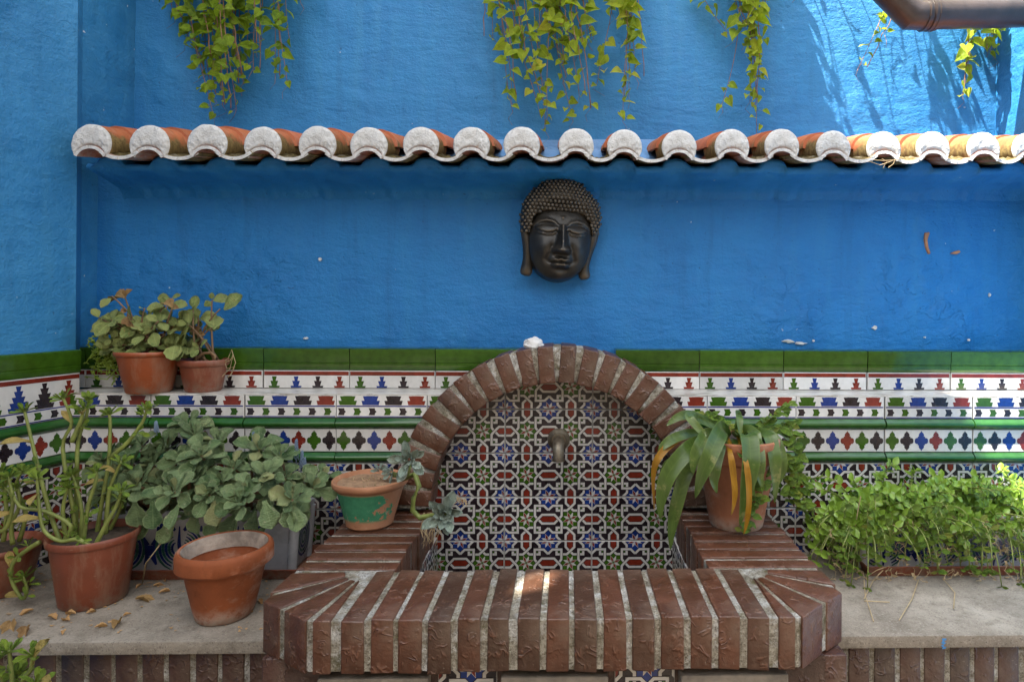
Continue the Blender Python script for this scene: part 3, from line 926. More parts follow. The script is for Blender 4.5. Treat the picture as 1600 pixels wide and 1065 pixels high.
mb.add([p for r_ in prof for p in r_], [(a*4+b, (a+1)*4+b, (a+1)*4+b+1, a*4+b+1) for a in range(n) for b in range(3)])
M['bluepale'] = mat_stucco('pale_blue_fillet', (.12, .30, .58))
o = mb.build('mortar_fillet', M['bluepale'], roof); o.data.polygons.foreach_set('use_smooth', [True]*len(o.data.polygons))

# ------------------------------------------------------------------ brickwork
_bc = {}
def brick_mesh(dx, dy, dz, var, mat, tag_=''):
    key = (round(dx, 3), round(dy, 3), round(dz, 3), var, mat.name)
    if key in _bc: return _bc[key]
    rr = random.Random(hash((round(dx*1000), round(dy*1000), round(dz*1000), var)))
    mb = MB(); mb.box((-dx/2, -dy/2, -dz/2), (dx/2, dy/2, dz/2))
    mb.v = [tuple(c+rr.uniform(-.0014, .0014) for c in v) for v in mb.v]
    me = mb.mesh('brick', mat); bevel_mesh(me, .0032, 2); autosmooth(me, 60)
    _bc[key] = me
    return me
def brick(parent, loc, dims, mat=None, rot=(0, 0, 0), jit=.0012):
    me = brick_mesh(*dims, R.randrange(5), mat or M['brick'])
    o = bpy.data.objects.new('brick', me); C.objects.link(o); o.parent = parent
    o.location = Vector(loc)-parent.location + Vector((R.uniform(-jit, jit), R.uniform(-jit, jit), R.uniform(-jit, jit)))
    o.rotation_euler = tuple(a+R.uniform(-.004, .004) for a in rot)
    return o
ZB, HB = .805, .108
fountain = thing('wall_fountain', 'brick arched wall fountain with patterned tile niche and wide brick basin', 'fountain', (ACX, -.12, 0))
fl = fountain.location
# voussoirs
NV = 22
for i in range(NV):
    t = math.pi*(i+.5)/NV
    rm = (ARI+ARO)/2
    o = brick(fountain, (ACX+rm*math.cos(t), -.092, ACZ+rm*math.sin(t)), (.0475, .160, .112), rot=(0, math.pi/2-t, 0), jit=.002)
def jitter_grid_ring():
    mb = MB(); n = 160; rows = []
    for k in range(n+1):
        t = math.pi*k/n
        c, s = math.cos(t), math.sin(t)
        nz_ = [.0025*mnoise.noise((c*40, s*40, q)) for q in range(6)]
        for (r_, y, q) in ((ARI+.004, -.01, 0), (ARI+.004, -.165, 1), (ARI+.03, -.1685, 2), (ARI+.06, -.169, 3), (ARI+.085, -.1685, 4), (ARO-.003, -.1655, 5), (ARO-.003, -.01, 5)):
            mb.v.append((ACX+(r_+nz_[q]*.6)*c, y+nz_[q]*1.2, ACZ+(r_+nz_[q]*.6)*s))
    for k in range(n):
        for q in range(6):
            a = k*7+q
            mb.f.append([a, a+1, a+8, a+7]); mb.m.append(0)
    return mb
o = jitter_grid_ring().build('arch_mortar', M['mortar'], fountain, -fl)
o.data.polygons.foreach_set('use_smooth', [True]*len(o.data.polygons))
# niche tiles
NJ = [-.473, -.193, .0865, .366]
for zb in (.5415, .6815, .822, .9625, 1.103):
    for a, b in zip(NJ, NJ[1:]+[.646]):
        v1 = .14 if zb < 1.1 else .14
        u1 = .28 if a < .3 else .045
        if zb > 1.09:
            s0, s1 = max(a, ACX-.27), min(a+u1, ACX+.27)
            if s1-s0 < .02: continue
            put_tile(fountain, tile_mesh('zellige', s0-a, s1-a, 0, .11), a, -.0575, zb, name='patterned_tile')
        else:
            s0 = max(a, -.445)
            put_tile(fountain, tile_mesh('zellige', s0-a, u1, 0, .1395), a, -.0575, zb, name='patterned_tile')
# coping of the basin
XL, XR, YFr, YIn = -.642, .618, -.82, -.578
IL, IR = -.405, .347
fx0, fx1 = -.457, .428
nb = 15; pitch = (fx1-fx0)/nb
for i in range(nb):
    x = fx0+pitch*(i+.5)
    brick(fountain, (x+R.uniform(-.002, .002), (YFr+YIn)/2, ZB-HB/2), (pitch-R.choice([.0120, .0135, .0155]), YIn-YFr, HB), M['brick'], jit=.002)
def wedge(pts, z0=ZB-HB, z1=ZB):
    mb = MB()
    cx = sum(p[0] for p in pts)/len(pts); cy = sum(p[1] for p in pts)/len(pts)
    ar = sum(pts[i-1][0]*pts[i][1]-pts[i][0]*pts[i-1][1] for i in range(len(pts)))
    if ar < 0: pts = pts[::-1]
    mb.ngon_prism([(p[0]-cx, p[1]-cy) for p in pts], z0-(z0+z1)/2, z1-(z0+z1)/2)
    me = mb.mesh('brick', M['brick']); bevel_mesh(me, .003, 2); autosmooth(me, 60)
    link('brick', me, fountain, Vector((cx, cy, (z0+z1)/2+R.uniform(-.001, .001)))-fl)
def corner(sg, I, pf, pc, po, ys):
    """sg side; I inner corner; pf front joint x; pc chamfer corner on front; po chamfer corner on side; ys y where arm bricks start"""
    Ix, Iy = I
    outer = [(pf, YFr), (pc[0], YFr), ((pc[0]*.42+po[0]*.58), (pc[1]*.42+po[1]*.58)), (po[0], po[1]-.0+.035), (po[0], ys)]
    for k in range(4):
        a, b = Vector(outer[k]), Vector(outer[k+1])
        d = (b-a).normalized()*.0065
        inn = Vector(I)
        ia = inn + (a-inn).normalized()*.05; ib = inn + (b-inn).normalized()*.05
        off_a = Vector((-(a-inn).normalized().y, (a-inn).normalized().x))
        if off_a.dot(b-a) < 0: off_a = -off_a
        off_b = Vector((-(b-inn).normalized().y, (b-inn).normalized().x))
        if off_b.dot(a-b) < 0: off_b = -off_b
        g_ = .008
        pts = [ia+off_a*.0035, a+off_a*g_]
        if k == 2: pts.append(Vector(po))
        pts += [b+off_b*g_, ib+off_b*.0035]
        if k == 1: pass
        wedge([tuple(p) for p in pts])
corner(-1, (fx0-.012, YIn-.004), fx0-.004, (-.512, YFr), (XL, -.735), -.584)
corner(1, (fx1+.012, YIn-.004), fx1+.004, (.482, YFr), (XR, -.712), -.584)
for xa, xb in ((XL, IL), (IR, XR)):
    n = 8; y0, y1 = -.576, -.121; p = (y1-y0)/n
    for i in range(n):
        jx = R.uniform(-.004, .004)
        brick(fountain, ((xa+xb)/2+jx, y0+p*(i+.5), ZB-HB/2), (xb-xa, p-.0115, HB), M['brick'], jit=.0015)
mb = MB()
ins = .0035
mb.ngon_prism([(XL+ins, YIn-ins), (XL+ins, -.735), (-.512, YFr+ins), (.482, YFr+ins), (XR-ins, -.712), (XR-ins, YIn-ins)], ZB-HB+.004, ZB-.0036)
mb.ngon_prism([(XL+ins, YIn-ins), (IL-ins, YIn-ins), (IL-ins, -.13), (XL+ins, -.13)], ZB-HB+.004, ZB-.0036)
mb.ngon_prism([(IR+ins, YIn-ins), (XR-ins, YIn-ins), (XR-ins, -.13), (IR+ins, -.13)], ZB-HB+.004, ZB-.0036)
# subdivide and roughen the mortar bed
me = mb.mesh('mortar_bed', M['mortar'])
link('mortar_bed', me, fountain, -fl)
# basin body: inner linings, floor, base with tile insets and rendered strips
mb = MB()
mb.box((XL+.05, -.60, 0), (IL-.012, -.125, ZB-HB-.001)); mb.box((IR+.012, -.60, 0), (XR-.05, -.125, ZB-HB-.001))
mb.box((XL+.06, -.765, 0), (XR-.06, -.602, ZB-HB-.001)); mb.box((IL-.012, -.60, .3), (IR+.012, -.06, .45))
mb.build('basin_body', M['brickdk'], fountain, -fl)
for sgn, X, rz in ((1, IL-.009, math.pi/2), (-1, IR+.009, -math.pi/2)):
    for k in range(2):
        Y = -.60+.283*k if sgn > 0 else -.60+.283*(k+1)
        put_tile(fountain, tile_mesh('zellige', 0, .28 if k == 0 or sgn > 0 else .28), X, Y, ZB-HB-.142, rz, 'patterned_tile')
def pxX(px, Y): return at(px, 1058, Y).x
M['render_grey'] = mat_plain('weathered_render', (.20, .17, .135), .9, .35, 22, .004, 60)
for a, b in ((498, 670), (783, 950), (1063, 1230)):
    mb = MB(); mb.box((pxX(a, -.79), -.80, .55), (pxX(b, -.79), -.764, .676))
    o = mb.build('rendered_panel', M['render_grey'], fountain, -fl); bevel_mesh(o.data, .004, 2)
for a, b in ((683, 777), (960, 1056)):
    xa, xb = pxX(a, -.775), pxX(b, -.775)
    put_tile(fountain, tile_mesh('zellige', .07-.0, .07+min(.14, xb-xa), 0, .14), xa-.07, -.760, .540, name='patterned_tile')
for xs in (XL+.035, XL+.098, XR-.035, XR-.098):
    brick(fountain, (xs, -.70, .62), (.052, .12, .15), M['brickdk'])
# spout
sp = at(873, 686, -.066)
mb = MB()
mb.lathe([(0, -.004), (.034, -.004), (.036, .002), (.034, .006), (.026, .009), (.022, .016), (.0, .017)], 32)
spout = mb.build('spout', M['brass'], fountain, sp-fl, smooth=True); spout.rotation_euler.x = math.pi/2
autosmooth(spout.data, 50)
mb = MB()
pts = [(0, 0, .01), (0, -.002, .035), (0, -.004, .055), (0, -.014, .07), (0, -.030, .076), (0, -.046, .078)]
mb.tube(pts, [.0165, .0165, .018, .0185, .017, .0165], 18)
mb.tube([(0, -.043, .078), (0, -.050, .0782)], [.0195, .0195], 18)
o = mb.build('nozzle', M['brass'], spout); autosmooth(o.data, 50)

# ------------------------------------------------------------------ stone ledges on brick
def ledge(name, label, x0, x1, xs0, xs1):
    t = thing(name, label, 'ledge', ((x0+x1)/2, -.4, 0))
    mb = MB(); mb.box((x0, -.632, .637), (x1, -.112, .666))
    me = mb.mesh('slab', M['stone'])
    bevel_mesh(me, .003, 2); autosmooth(me, 50)
    link('slab', me, t, -t.location)
    mb = MB(); mb.box((x0, -.5985, 0), (x1, -.125, .6365)); mb.build('mortar', M['mortar'], t, -t.location)
    p = .0612; n = int((xs1-xs0)/p)
    for row, z in enumerate((.5735, .445)):
        for i in range(n):
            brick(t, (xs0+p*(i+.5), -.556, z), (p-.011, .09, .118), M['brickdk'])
    return t
lx0 = Lp(-.4)+.02
ledL = ledge('stone_ledge', 'weathered stone ledge left of the fountain, scattered with dry leaves', -1.66, XL+.02, -1.66, XL+.04)
ledR = ledge('stone_ledge', 'bare stone ledge right of the fountain under the trailing plants', XR-.02, 1.61, XR-.06, 1.61)
mb = MB()
c = atz(1477, 995, .666)
for q in range(5):
    mb.add([(c.x-.004+.003*math.sin(q*2), -.6327, .66-q*.005), (c.x+.004+.003*math.cos(q*3), -.6327, .66-q*.005), (c.x+.003+.003*math.cos(q*5), -.6327, .6552-q*.005), (c.x-.003+.003*math.sin(q*4), -.6327, .6552-q*.005)], [(0,1,2,3)][::1])
mb.build('paint_smear', mat_plain('blue_paint', (.05, .22, .5), .6), ledR, -ledR.location)

# ------------------------------------------------------------------ drain pipe
pipe = thing('drain_pipe', 'brown plastic drain pipe with angled elbow crossing the top right corner', 'pipe', tuple(at(1500, 22, .02)))
pl0 = pipe.location
PYy = .02
def pp(px, py, Y=PYy): return at(px, py, Y)-pl0
mb = MB()
rp = .0485
cB, cA = pp(1455, 23), pp(1660, 18)
mb.tube([cB, cB+(cA-cB)*.3, cA, cA+Vector((.5, 0, .01))], rp, 28)
o = mb.build('pipe_run', M['tube'], pipe); autosmooth(o.data, 40)
mb = MB()
e0, e1, e2 = pp(1462, 23), pp(1426, 24.5), pp(1385, -16)
mb.tube([e0, e0+(e1-e0)*.35, e0+(e1-e0)*.36], [rp+.004, rp+.004, rp+.001], 28)
mb.tube([e0+(e1-e0)*.36, e1+(e0-e1)*.0, e2, e2+(e2-e1)*1.5], [rp+.001, rp+.003, rp+.001, rp+.001], 28)
o = mb.build('elbow', M['tube'], pipe); autosmooth(o.data, 35)
for q in (1458, 1452, 1443):
    mb = MB(); a = pp(q, 23.2)
    mb.tube([a-Vector((.004,0,0)), a-Vector((.002,0,0)), a+Vector((.002,0,0)), a+Vector((.004,0,0))], [rp, rp+.006, rp+.006, rp], 28)
    o = mb.build('collar', M['tube'], pipe); autosmooth(o.data, 50)

# ------------------------------------------------------------------ face mask on the wall
def build_mask():
    U = .133
    c = at(874, 361, .045)
    t = thing('face_mask', 'dark bronze serene buddha face mask with curled hair hanging on the blue wall', 'mask', (c.x, .049, c.z))
    def pz(X, Y): return ((X-405)/215, (390-Y)/215)
    import bisect
    def polar(ctr, pts):
        a = sorted((math.atan2(y-ctr[1], x-ctr[0]), math.hypot(x-ctr[0], y-ctr[1])) for x, y in pts)
        def f(th):
            th = (th+math.pi) % (2*math.pi)-math.pi
            ks = [q[0] for q in a]; i = bisect.bisect(ks, th)
            a0 = a[i-1] if i > 0 else (a[-1][0]-2*math.pi, a[-1][1])
            a1 = a[i] if i < len(a) else (a[0][0]+2*math.pi, a[0][1])
            k = (th-a0[0])/(a1[0]-a0[0]); k = k*k*(3-2*k)*.5+k*.5
            return a0[1]+(a1[1]-a0[1])*k
        return f
    G = lambda d, s_: math.exp(-(d/s_)**2)
    def seg(u, v, pts):
        best = 9
        for (x0, y0), (x1, y1) in zip(pts, pts[1:]):
            dx, dy = x1-x0, y1-y0; k = max(0, min(1, ((u-x0)*dx+(v-y0)*dy)/(dx*dx+dy*dy)))
            best = min(best, math.hypot(u-x0-k*dx, v-y0-k*dy))
        return best
    def smooth(e0, e1, x):
        k = max(0, min(1, (x-e0)/(e1-e0))); return k*k*(3-2*k)
    # facial features, as a height over the egg shaped base (units: half the mask width)
    browL = [(-.09, -.06), (-.13, .05), (-.22, .135), (-.38, .18), (-.55, .15), (-.70, .05)]
    lidL = [(-.63, -.06), (-.52, -.115), (-.38, -.145), (-.25, -.13), (-.16, -.085)]
    def feat(u, v):
        h = 0
        a = abs(u); m_ = -a
        h += .050*G(seg(m_, v, browL), .05)                              # brow ridges running into the nose
        h -= .085*G(math.hypot((a-.36)/1.25, (v+.0)), .17)*(1)            # eye sockets
        e = 1-((a-.38)/.27)**2-((v+.045)/.135)**2
        if e > 0: h += .13*math.sqrt(e)                                   # closed lids
        h -= .055*G(seg(m_, v, lidL), .018)                               # lash line
        h += .022*G(seg(m_, v+.05, lidL), .02)
        # nose
        if -.66 < v < .08:
            k = (-v+.08)/.70
            wd = .055+.06*k**1.6
            h += (.13+.27*k**1.15)*G(u, wd*1.25)*smooth(-.66, -.575, v)
        h += .15*G(math.hypot(a-.125, (v+.545)*1.25), .085)               # nostril wings
        h -= .05*G(math.hypot(a-.085, (v+.635)*1.8), .045)
        h -= .05*G(seg(m_, v, [(-.22, -.47), (-.27, -.62), (-.34, -.78)]), .06)
        # lips
        h += .10*G((v+.775-.012*G(a, .05)+.014*G(a-.08, .05))/.055, 1)*smooth(.30, .10, a)
        h += .125*G((v+.905)/.062, 1)*smooth(.25, .08, a)
        h -= .065*G((v+.842+.25*u*u)/.018, 1)*smooth(.31, .2, a)
        h -= .035*G(math.hypot(a-.29, v+.83), .055)
        h -= .05*G(math.hypot(u/2.2, v+1.01), .06)
        h += .07*G(math.hypot(u, v+1.17), .16)                            # chin
        h += .055*G(math.hypot(a-.46, v+.5), .24)                         # cheeks
        h += .035*G(math.hypot(u, v-.255), .04)                           # dot on the forehead
        return h
    def base(u, v):
        q = (abs(u)/.83)**2.3 + (abs(v+.33)/1.04)**2.3
        return .72*max(0, 1-q)**.42
    fc = (0, -.35)
    fo = polar(fc, [pz(405+(p[0]-405)*1.06, p[1]) for p in ((240,298),(236,340),(238,400),(240,470),(248,530),(266,585),(300,632),(340,660),(400,674),(455,660),(500,630),(535,585),(556,530),(566,470),(572,400),(574,340),(572,298),(500,262),(405,252),(310,262))])
    nA, nR = 150, 64
    yaw, til = rad(7), rad(3)
    rotm = Matrix.Rotation(yaw, 4, 'Z') @ Matrix.Rotation(til, 4, 'Y')
    def P3(u, v, h): return rotm @ Vector((u*U, -h*U-.008, v*U))
    mb = MB(); vs_ = []
    for j in range(nR+1):
        s = j/nR
        for i in range(nA):
            th = 2*math.pi*i/nA; r_ = fo(th)
            u, v = fc[0]+s*r_*math.cos(th), fc[1]+s*r_*math.sin(th)
            h = base(u, v)
            k = smooth(1.0, .9, s)
            hh = h + feat(u, v)*k
            hh = hh*smooth(1.02, .93, s)**.35 if s > .9 and v < -.1 else hh
            vs_.append(P3(u, v, hh if not (s == 1 and v < .1) else -.0))
    fs_ = []
    for j in range(nR):
        for i in range(nA):
            a, b = j*nA+i, j*nA+(i+1) % nA
            fs_.append((a, a+nA, b+nA, b))
    mb.add(vs_, fs_)
    o = mb.build('face', M['bronze'], t, smooth=True)
    # hair: domed cap with topknot
    hc = (0, .42)
    ho = polar(hc, [pz(*p) for p in ((192,415),(186,360),(188,300),(200,243),(232,196),(270,160),(300,122),(345,101),(400,93),(460,101),(508,128),(535,165),(572,194),(606,238),(622,300),(620,360),(604,420),(585,425),(570,400),(560,345),(530,312),(480,298),(405,292),(335,298),(285,308),(258,330),(246,380),(240,415),(215,420))])
    def hhair(u, v, s):
        q = (abs(u)/1.02)**2.2 + (abs(v-.0)/1.05)**2.2
        h = .80*max(0, 1-q)**.5
        h = max(h, .0)
        d = math.hypot(u/.62, (v-.86)/.50)
        if d < 1: h = max(h, .62*math.sqrt(1-d*d)*1.0)
        return h
    outl = [pz(*p) for p in ((192,415),(186,360),(188,300),(200,243),(232,196),(270,160),(300,122),(345,101),(400,93),(460,101),(508,128),(535,165),(572,194),(606,238),(622,300),(620,360),(604,420))]
    oo = polar((0, .1), outl + [(0, -1.2), (-.7, -.9), (.7, -.9)])
    hl = [pz(*p) for p in ((240,418),(243,380),(255,332),(282,309),(335,299),(405,294),(480,299),(530,312),(560,342),(572,395),(582,425))]
    def vline(u):
        for (x0, y0), (x1, y1) in zip(hl, hl[1:]):
            if x0 <= u <= x1: return y0+(y1-y0)*(u-x0)/(x1-x0)
        return -.12
    # cap as a strip mesh from the hairline out to the silhouette
    n, q = 90, 26; vs_ = []
    def edge_out(k):   # along the silhouette
        f = k*(len(outl)-1); i = min(int(f), len(outl)-2); g_ = f-i
        return (outl[i][0]*(1-g_)+outl[i+1][0]*g_, outl[i][1]*(1-g_)+outl[i+1][1]*g_)
    def edge_in(k):
        f = k*(len(hl)-1); i = min(int(f), len(hl)-2); g_ = f-i
        return (hl[i][0]*(1-g_)+hl[i+1][0]*g_, hl[i][1]*(1-g_)+hl[i+1][1]*g_)
    def hcap(u, v):
        a_ = math.atan2(v-.1, u); d = math.hypot(u, v-.1)/max(.01, oo(a_))
        h = .80*max(0, 1-d**2.6)**.5
        k = math.hypot(u/.60, (v-.98)/.44)
        h = max(h, .0) + .10*max(0, 1-k*k)
        h *= .71+.29*smooth(0, .32, seg(u, v, hl))
        return h
    mb = MB(); strip = []
    for i in range(n+1):
        k = i/n; a, b = edge_in(k), edge_out(k); row = []
        for j in range(q+1):
            s = j/q; u, v = a[0]+(b[0]-a[0])*s, a[1]+(b[1]-a[1])*s
            h = hcap(u, v) if j < q else 0.0
            if j == 0: h = base(u, v)-.01
            row.append(P3(u, v, h)); 
        vs_ += row
    mb.add(vs_, [(i*(q+1)+j, i*(q+1)+j+1, (i+1)*(q+1)+j+1, (i+1)*(q+1)+j) for i in range(n) for j in range(q)])
    o = mb.build('hair', M['bronze'], t, smooth=True)
    bm = bmesh.new(); bm.from_mesh(o.data); bmesh.ops.recalc_face_normals(bm, faces=bm.faces); bm.to_mesh(o.data); bm.free()
    # curls
    mb = MB(); cv = 6
    v = -.10; row = 0
    while v < 1.37:
        u = -1.05 + (.0485 if row % 2 else 0)
        while u < 1.05:
            a_ = math.atan2(v-.1, u); inside = math.hypot(u, v-.1) < oo(a_)*.99
            inhair = (v > vline(u)+.012) if hl[0][0] < u < hl[-1][0] else v > -.12
            if inside and inhair:
                e = .01
                h = hcap(u, v)
                n_ = Vector(((hcap(u-e, v)-hcap(u+e, v))/(2*e), -1, (hcap(u, v-e)-hcap(u, v+e))/(2*e)))
                n_ = (rotm.to_3x3() @ n_).normalized()
                c0 = P3(u, v, h)
                T1 = n_.orthogonal().normalized(); T2 = n_.cross(T1)
                rr_ = .052*U
                vv = [c0 + n_*rr_*1.15]
                for ring, (cr, ch) in enumerate(((.55, .85), (.95, .2))):
                    for k in range(cv):
                        t_ = 2*math.pi*k/cv
                        vv.append(c0 + (T1*math.cos(t_)+T2*math.sin(t_))*rr_*cr + n_*rr_*ch)
                ff = [(0, 1+k, 1+(k+1) % cv) for k in range(cv)] + [(1+k, 1+cv+k, 1+cv+(k+1) % cv, 1+(k+1) % cv) for k in range(cv)]
                mb.add(vv, ff)
            u += .097
        v += .082; row += 1
    cu = mb.build('hair_curls', M['curl'], t, smooth=True, kind='stuff')
    # long ears
    for sx, pts in ((-1, ((216,350),(214,385),(222,430),(232,480),(239,540),(239,590),(235,625),(230,650))), (1, ((598,350),(596,385),(586,430),(570,480),(554,540),(545,590),(550,625),(558,650)))):
        mb = MB(); P_ = [P3(*pz(*p), .16-.04*(i > 4)) for i, p in enumerate(pts)]
        mb.tube(P_, [x*U for x in (.07, .12, .13, .12, .12, .14, .18, .11)], 14)
        o = mb.build('ear', M['bronze'], t, smooth=True)
        md = o.modifiers.new('s', 'SUBSURF'); md.levels = md.render_levels = 1
        mb = MB()
        P_ = [P3(*pz(p[0]+sx*10, p[1]), .22-.03*(i > 4)) for i, p in enumerate(pts[:7])]
        mb.tube(P_, [x*U for x in (.02, .03, .035, .03, .03, .045, .03)], 8)
        mb.build('ear_rim', M['bronze'], o, smooth=True)
build_mask()

# ------------------------------------------------------------------ white stone on the arch
c = Vector((at(833, 541, -.10).x, -.10, ACZ+ARO-.002))
mb = MB()
bm = bmesh.new(); bmesh.ops.create_icosphere(bm, subdivisions=4, radius=1)
for v in bm.verts:
    p = v.co; q = 1+.30*mnoise.noise(p*1.5+Vector((3, 0, 0)))+.12*mnoise.noise(p*4)
    v.co = Vector((p.x*.036*q*(1-.25*abs(p.z)), p.y*.026*q, max(-.012, p.z*.021*q)))
me = bpy.data.meshes.new('stone'); bm.to_mesh(me); bm.free(); me.materials.append(M['dirtstone']); autosmooth(me, 35)
tag(link('stone', me, None, c+Vector((0, 0, .0045))), 'rough white stone lying on top of the brick arch', 'stone')

# ------------------------------------------------------------------ leaves
def leaf_mesh(name, mat, L_, widths, fold=.12, droop=.2, nx=8, thick=0, wave=0, notch=0, cup=0, sd=0):
    """unit-long leaf along +x, width profile given as (t, halfwidth)"""
    def wd(t):
        for (t0, w0), (t1, w1) in zip(widths, widths[1:]):
            if t0 <= t <= t1:
                k = (t-t0)/(t1-t0); k = k*k*(3-2*k); return w0+(w1-w0)*k
        return 0
    mb = MB(); A = (-1, -.5, 0, .5, 1); top = []
    rr = random.Random(sd); ph = rr.uniform(0, 6)
    for i in range(nx+1):
        t = i/nx; w_ = max(.004, wd(t))
        for a in A:
            ww = w_*(1+wave*math.sin(t*24+ph+a)*abs(a))
            x = t - notch*abs(a)*(1-t)**3*.9
            z = fold*abs(a)*w_*2 - droop*t*t + cup*(a*a)*w_ + .02*math.sin(t*7+ph+a*2)
            top.append((x, a*ww, z))
    fs_ = [(i*5+j, (i+1)*5+j, (i+1)*5+j+1, i*5+j+1) for i in range(nx) for j in range(4)]
    mb.add(top, fs_)
    if thick:
        bot = []
        for i in range(nx+1):
            for j, a in enumerate(A):
                x, y, z = top[i*5+j]
                bot.append((x, y*.985, z-thick*(1-a*a*.9)*(1-.5*i/nx)-.004))
        mb.add(bot, [f[::-1] for f in fs_])
        e = len(top)
        for i in range(nx):
            for j in (0, 4): mb.f.append([i*5+j, (i+1)*5+j, e+(i+1)*5+j, e+i*5+j]); mb.m.append(0)
        for j in range(4): mb.f.append([nx*5+j, nx*5+j+1, e+nx*5+j+1, e+nx*5+j]); mb.m.append(0)
    me = mb.mesh(name, mat, True)
    at_ = me.attributes.new('edge', 'FLOAT', 'POINT')
    vals = [abs(a) for i in range(nx+1) for a in A]
    at_.data.foreach_set('value', (vals*2)[:len(me.vertices)])
    return me
HEART = [(0,.16),(.1,.40),(.25,.48),(.45,.40),(.7,.22),(.9,.07),(1,.0)]
SPAT = [(0,.07),(.2,.09),(.45,.22),(.7,.33),(.88,.28),(.97,.14),(1,.03)]
ROUND = [(0,.05),(.12,.16),(.35,.36),(.6,.42),(.85,.28),(.96,.13),(1,.03)]
OVATE = [(0,.05),(.2,.24),(.45,.34),(.7,.27),(.9,.12),(1,.01)]
ECH = [(0,.09),(.3,.14),(.6,.23),(.8,.21),(.93,.10),(1,.0)]
SLIM = [(0,.07),(.3,.16),(.6,.24),(.85,.19),(1,.02)]
LM = {
 'vine': [leaf_mesh('leaf', M['vine'], 1, HEART, .14+.05*k, .12+.1*k, 7, notch=.22, sd=k) for k in range(3)] + [leaf_mesh('leaf', M['vine'], 1, [(a, b*.8) for a, b in HEART], .3, .3, 7, notch=.15, sd=9)],
 'vinedk': [leaf_mesh('leaf', M['vinedk'], 1, HEART, .14+.05*k, .12+.1*k, 7, notch=.22, sd=k) for k in range(3)],
 'kalan': [leaf_mesh('leaf', M['kalan'], 1, [(a, b*(.85+.1*k)) for a, b in SPAT], .04+.07*k, -.08+.15*k, 12, .03, wave=.07, cup=.15, sd=k) for k in range(4)],
 'kpale': [leaf_mesh('leaf', M['kalan_pale'], 1, ROUND, .10, .1+.1*k, 8, .02, wave=.03, sd=k) for k in range(3)],
 'brown': [leaf_mesh('leaf', M['brownleaf'], 1, ROUND, .5, .5, 8, 0, wave=.25, sd=k) for k in range(3)],
 'dry': [leaf_mesh('dry_leaf', M['brownleaf'], 1, SLIM, .7, .1+.2*k, 8, 0, wave=.2, sd=k) for k in range(3)],
 'ech': [leaf_mesh('leaf', M['echev'], 1, ECH, .22, -.18, 8, .09, sd=k) for k in range(3)],
 'trail': [leaf_mesh('leaf', M['trail'], 1, OVATE, .16, .05+.12*k, 6, .03, sd=k) for k in range(3)],
 'jade': [leaf_mesh('leaf', M['jade'], 1, SLIM, .15, -.1+.1*k, 6, .06, sd=k) for k in range(3)],
 'jadey': [leaf_mesh('leaf', M['jadey'], 1, SLIM, .2, .3, 6, .04, sd=k) for k in range(2)],
}
def lmat(pos, d, nrm, size, roll=0):
    x = Vector(d).normalized(); z = Vector(nrm); z = z-x*z.dot(x)
    if z.length < 1e-4: z = x.orthogonal()
    z.normalize(); y = z.cross(x)
    m3 = Matrix(((x.x, y.x, z.x), (x.y, y.y, z.y), (x.z, y.z, z.z)))
    return Matrix.Translation(pos) @ (m3 @ Matrix.Rotation(roll, 3, 'X') * size).to_4x4()
def put_leaf(parent, pos, d, nrm, size, kind, rg=R, name='leaf', roll=.5):
    me = rg.choice(LM[kind])
    return link(name, me, parent, mat=lmat(Vector(pos)-parent.location, d, nrm, size, rg.uniform(-roll, roll)))
def rv(rg, a=1): return Vector((rg.uniform(-a, a), rg.uniform(-a, a), rg.uniform(-a, a)))
def bez(p0, p1, p2, n=8):
    return [p0*(1-t)**2 + p1*2*t*(1-t) + p2*t*t for t in [i/n for i in range(n+1)]]

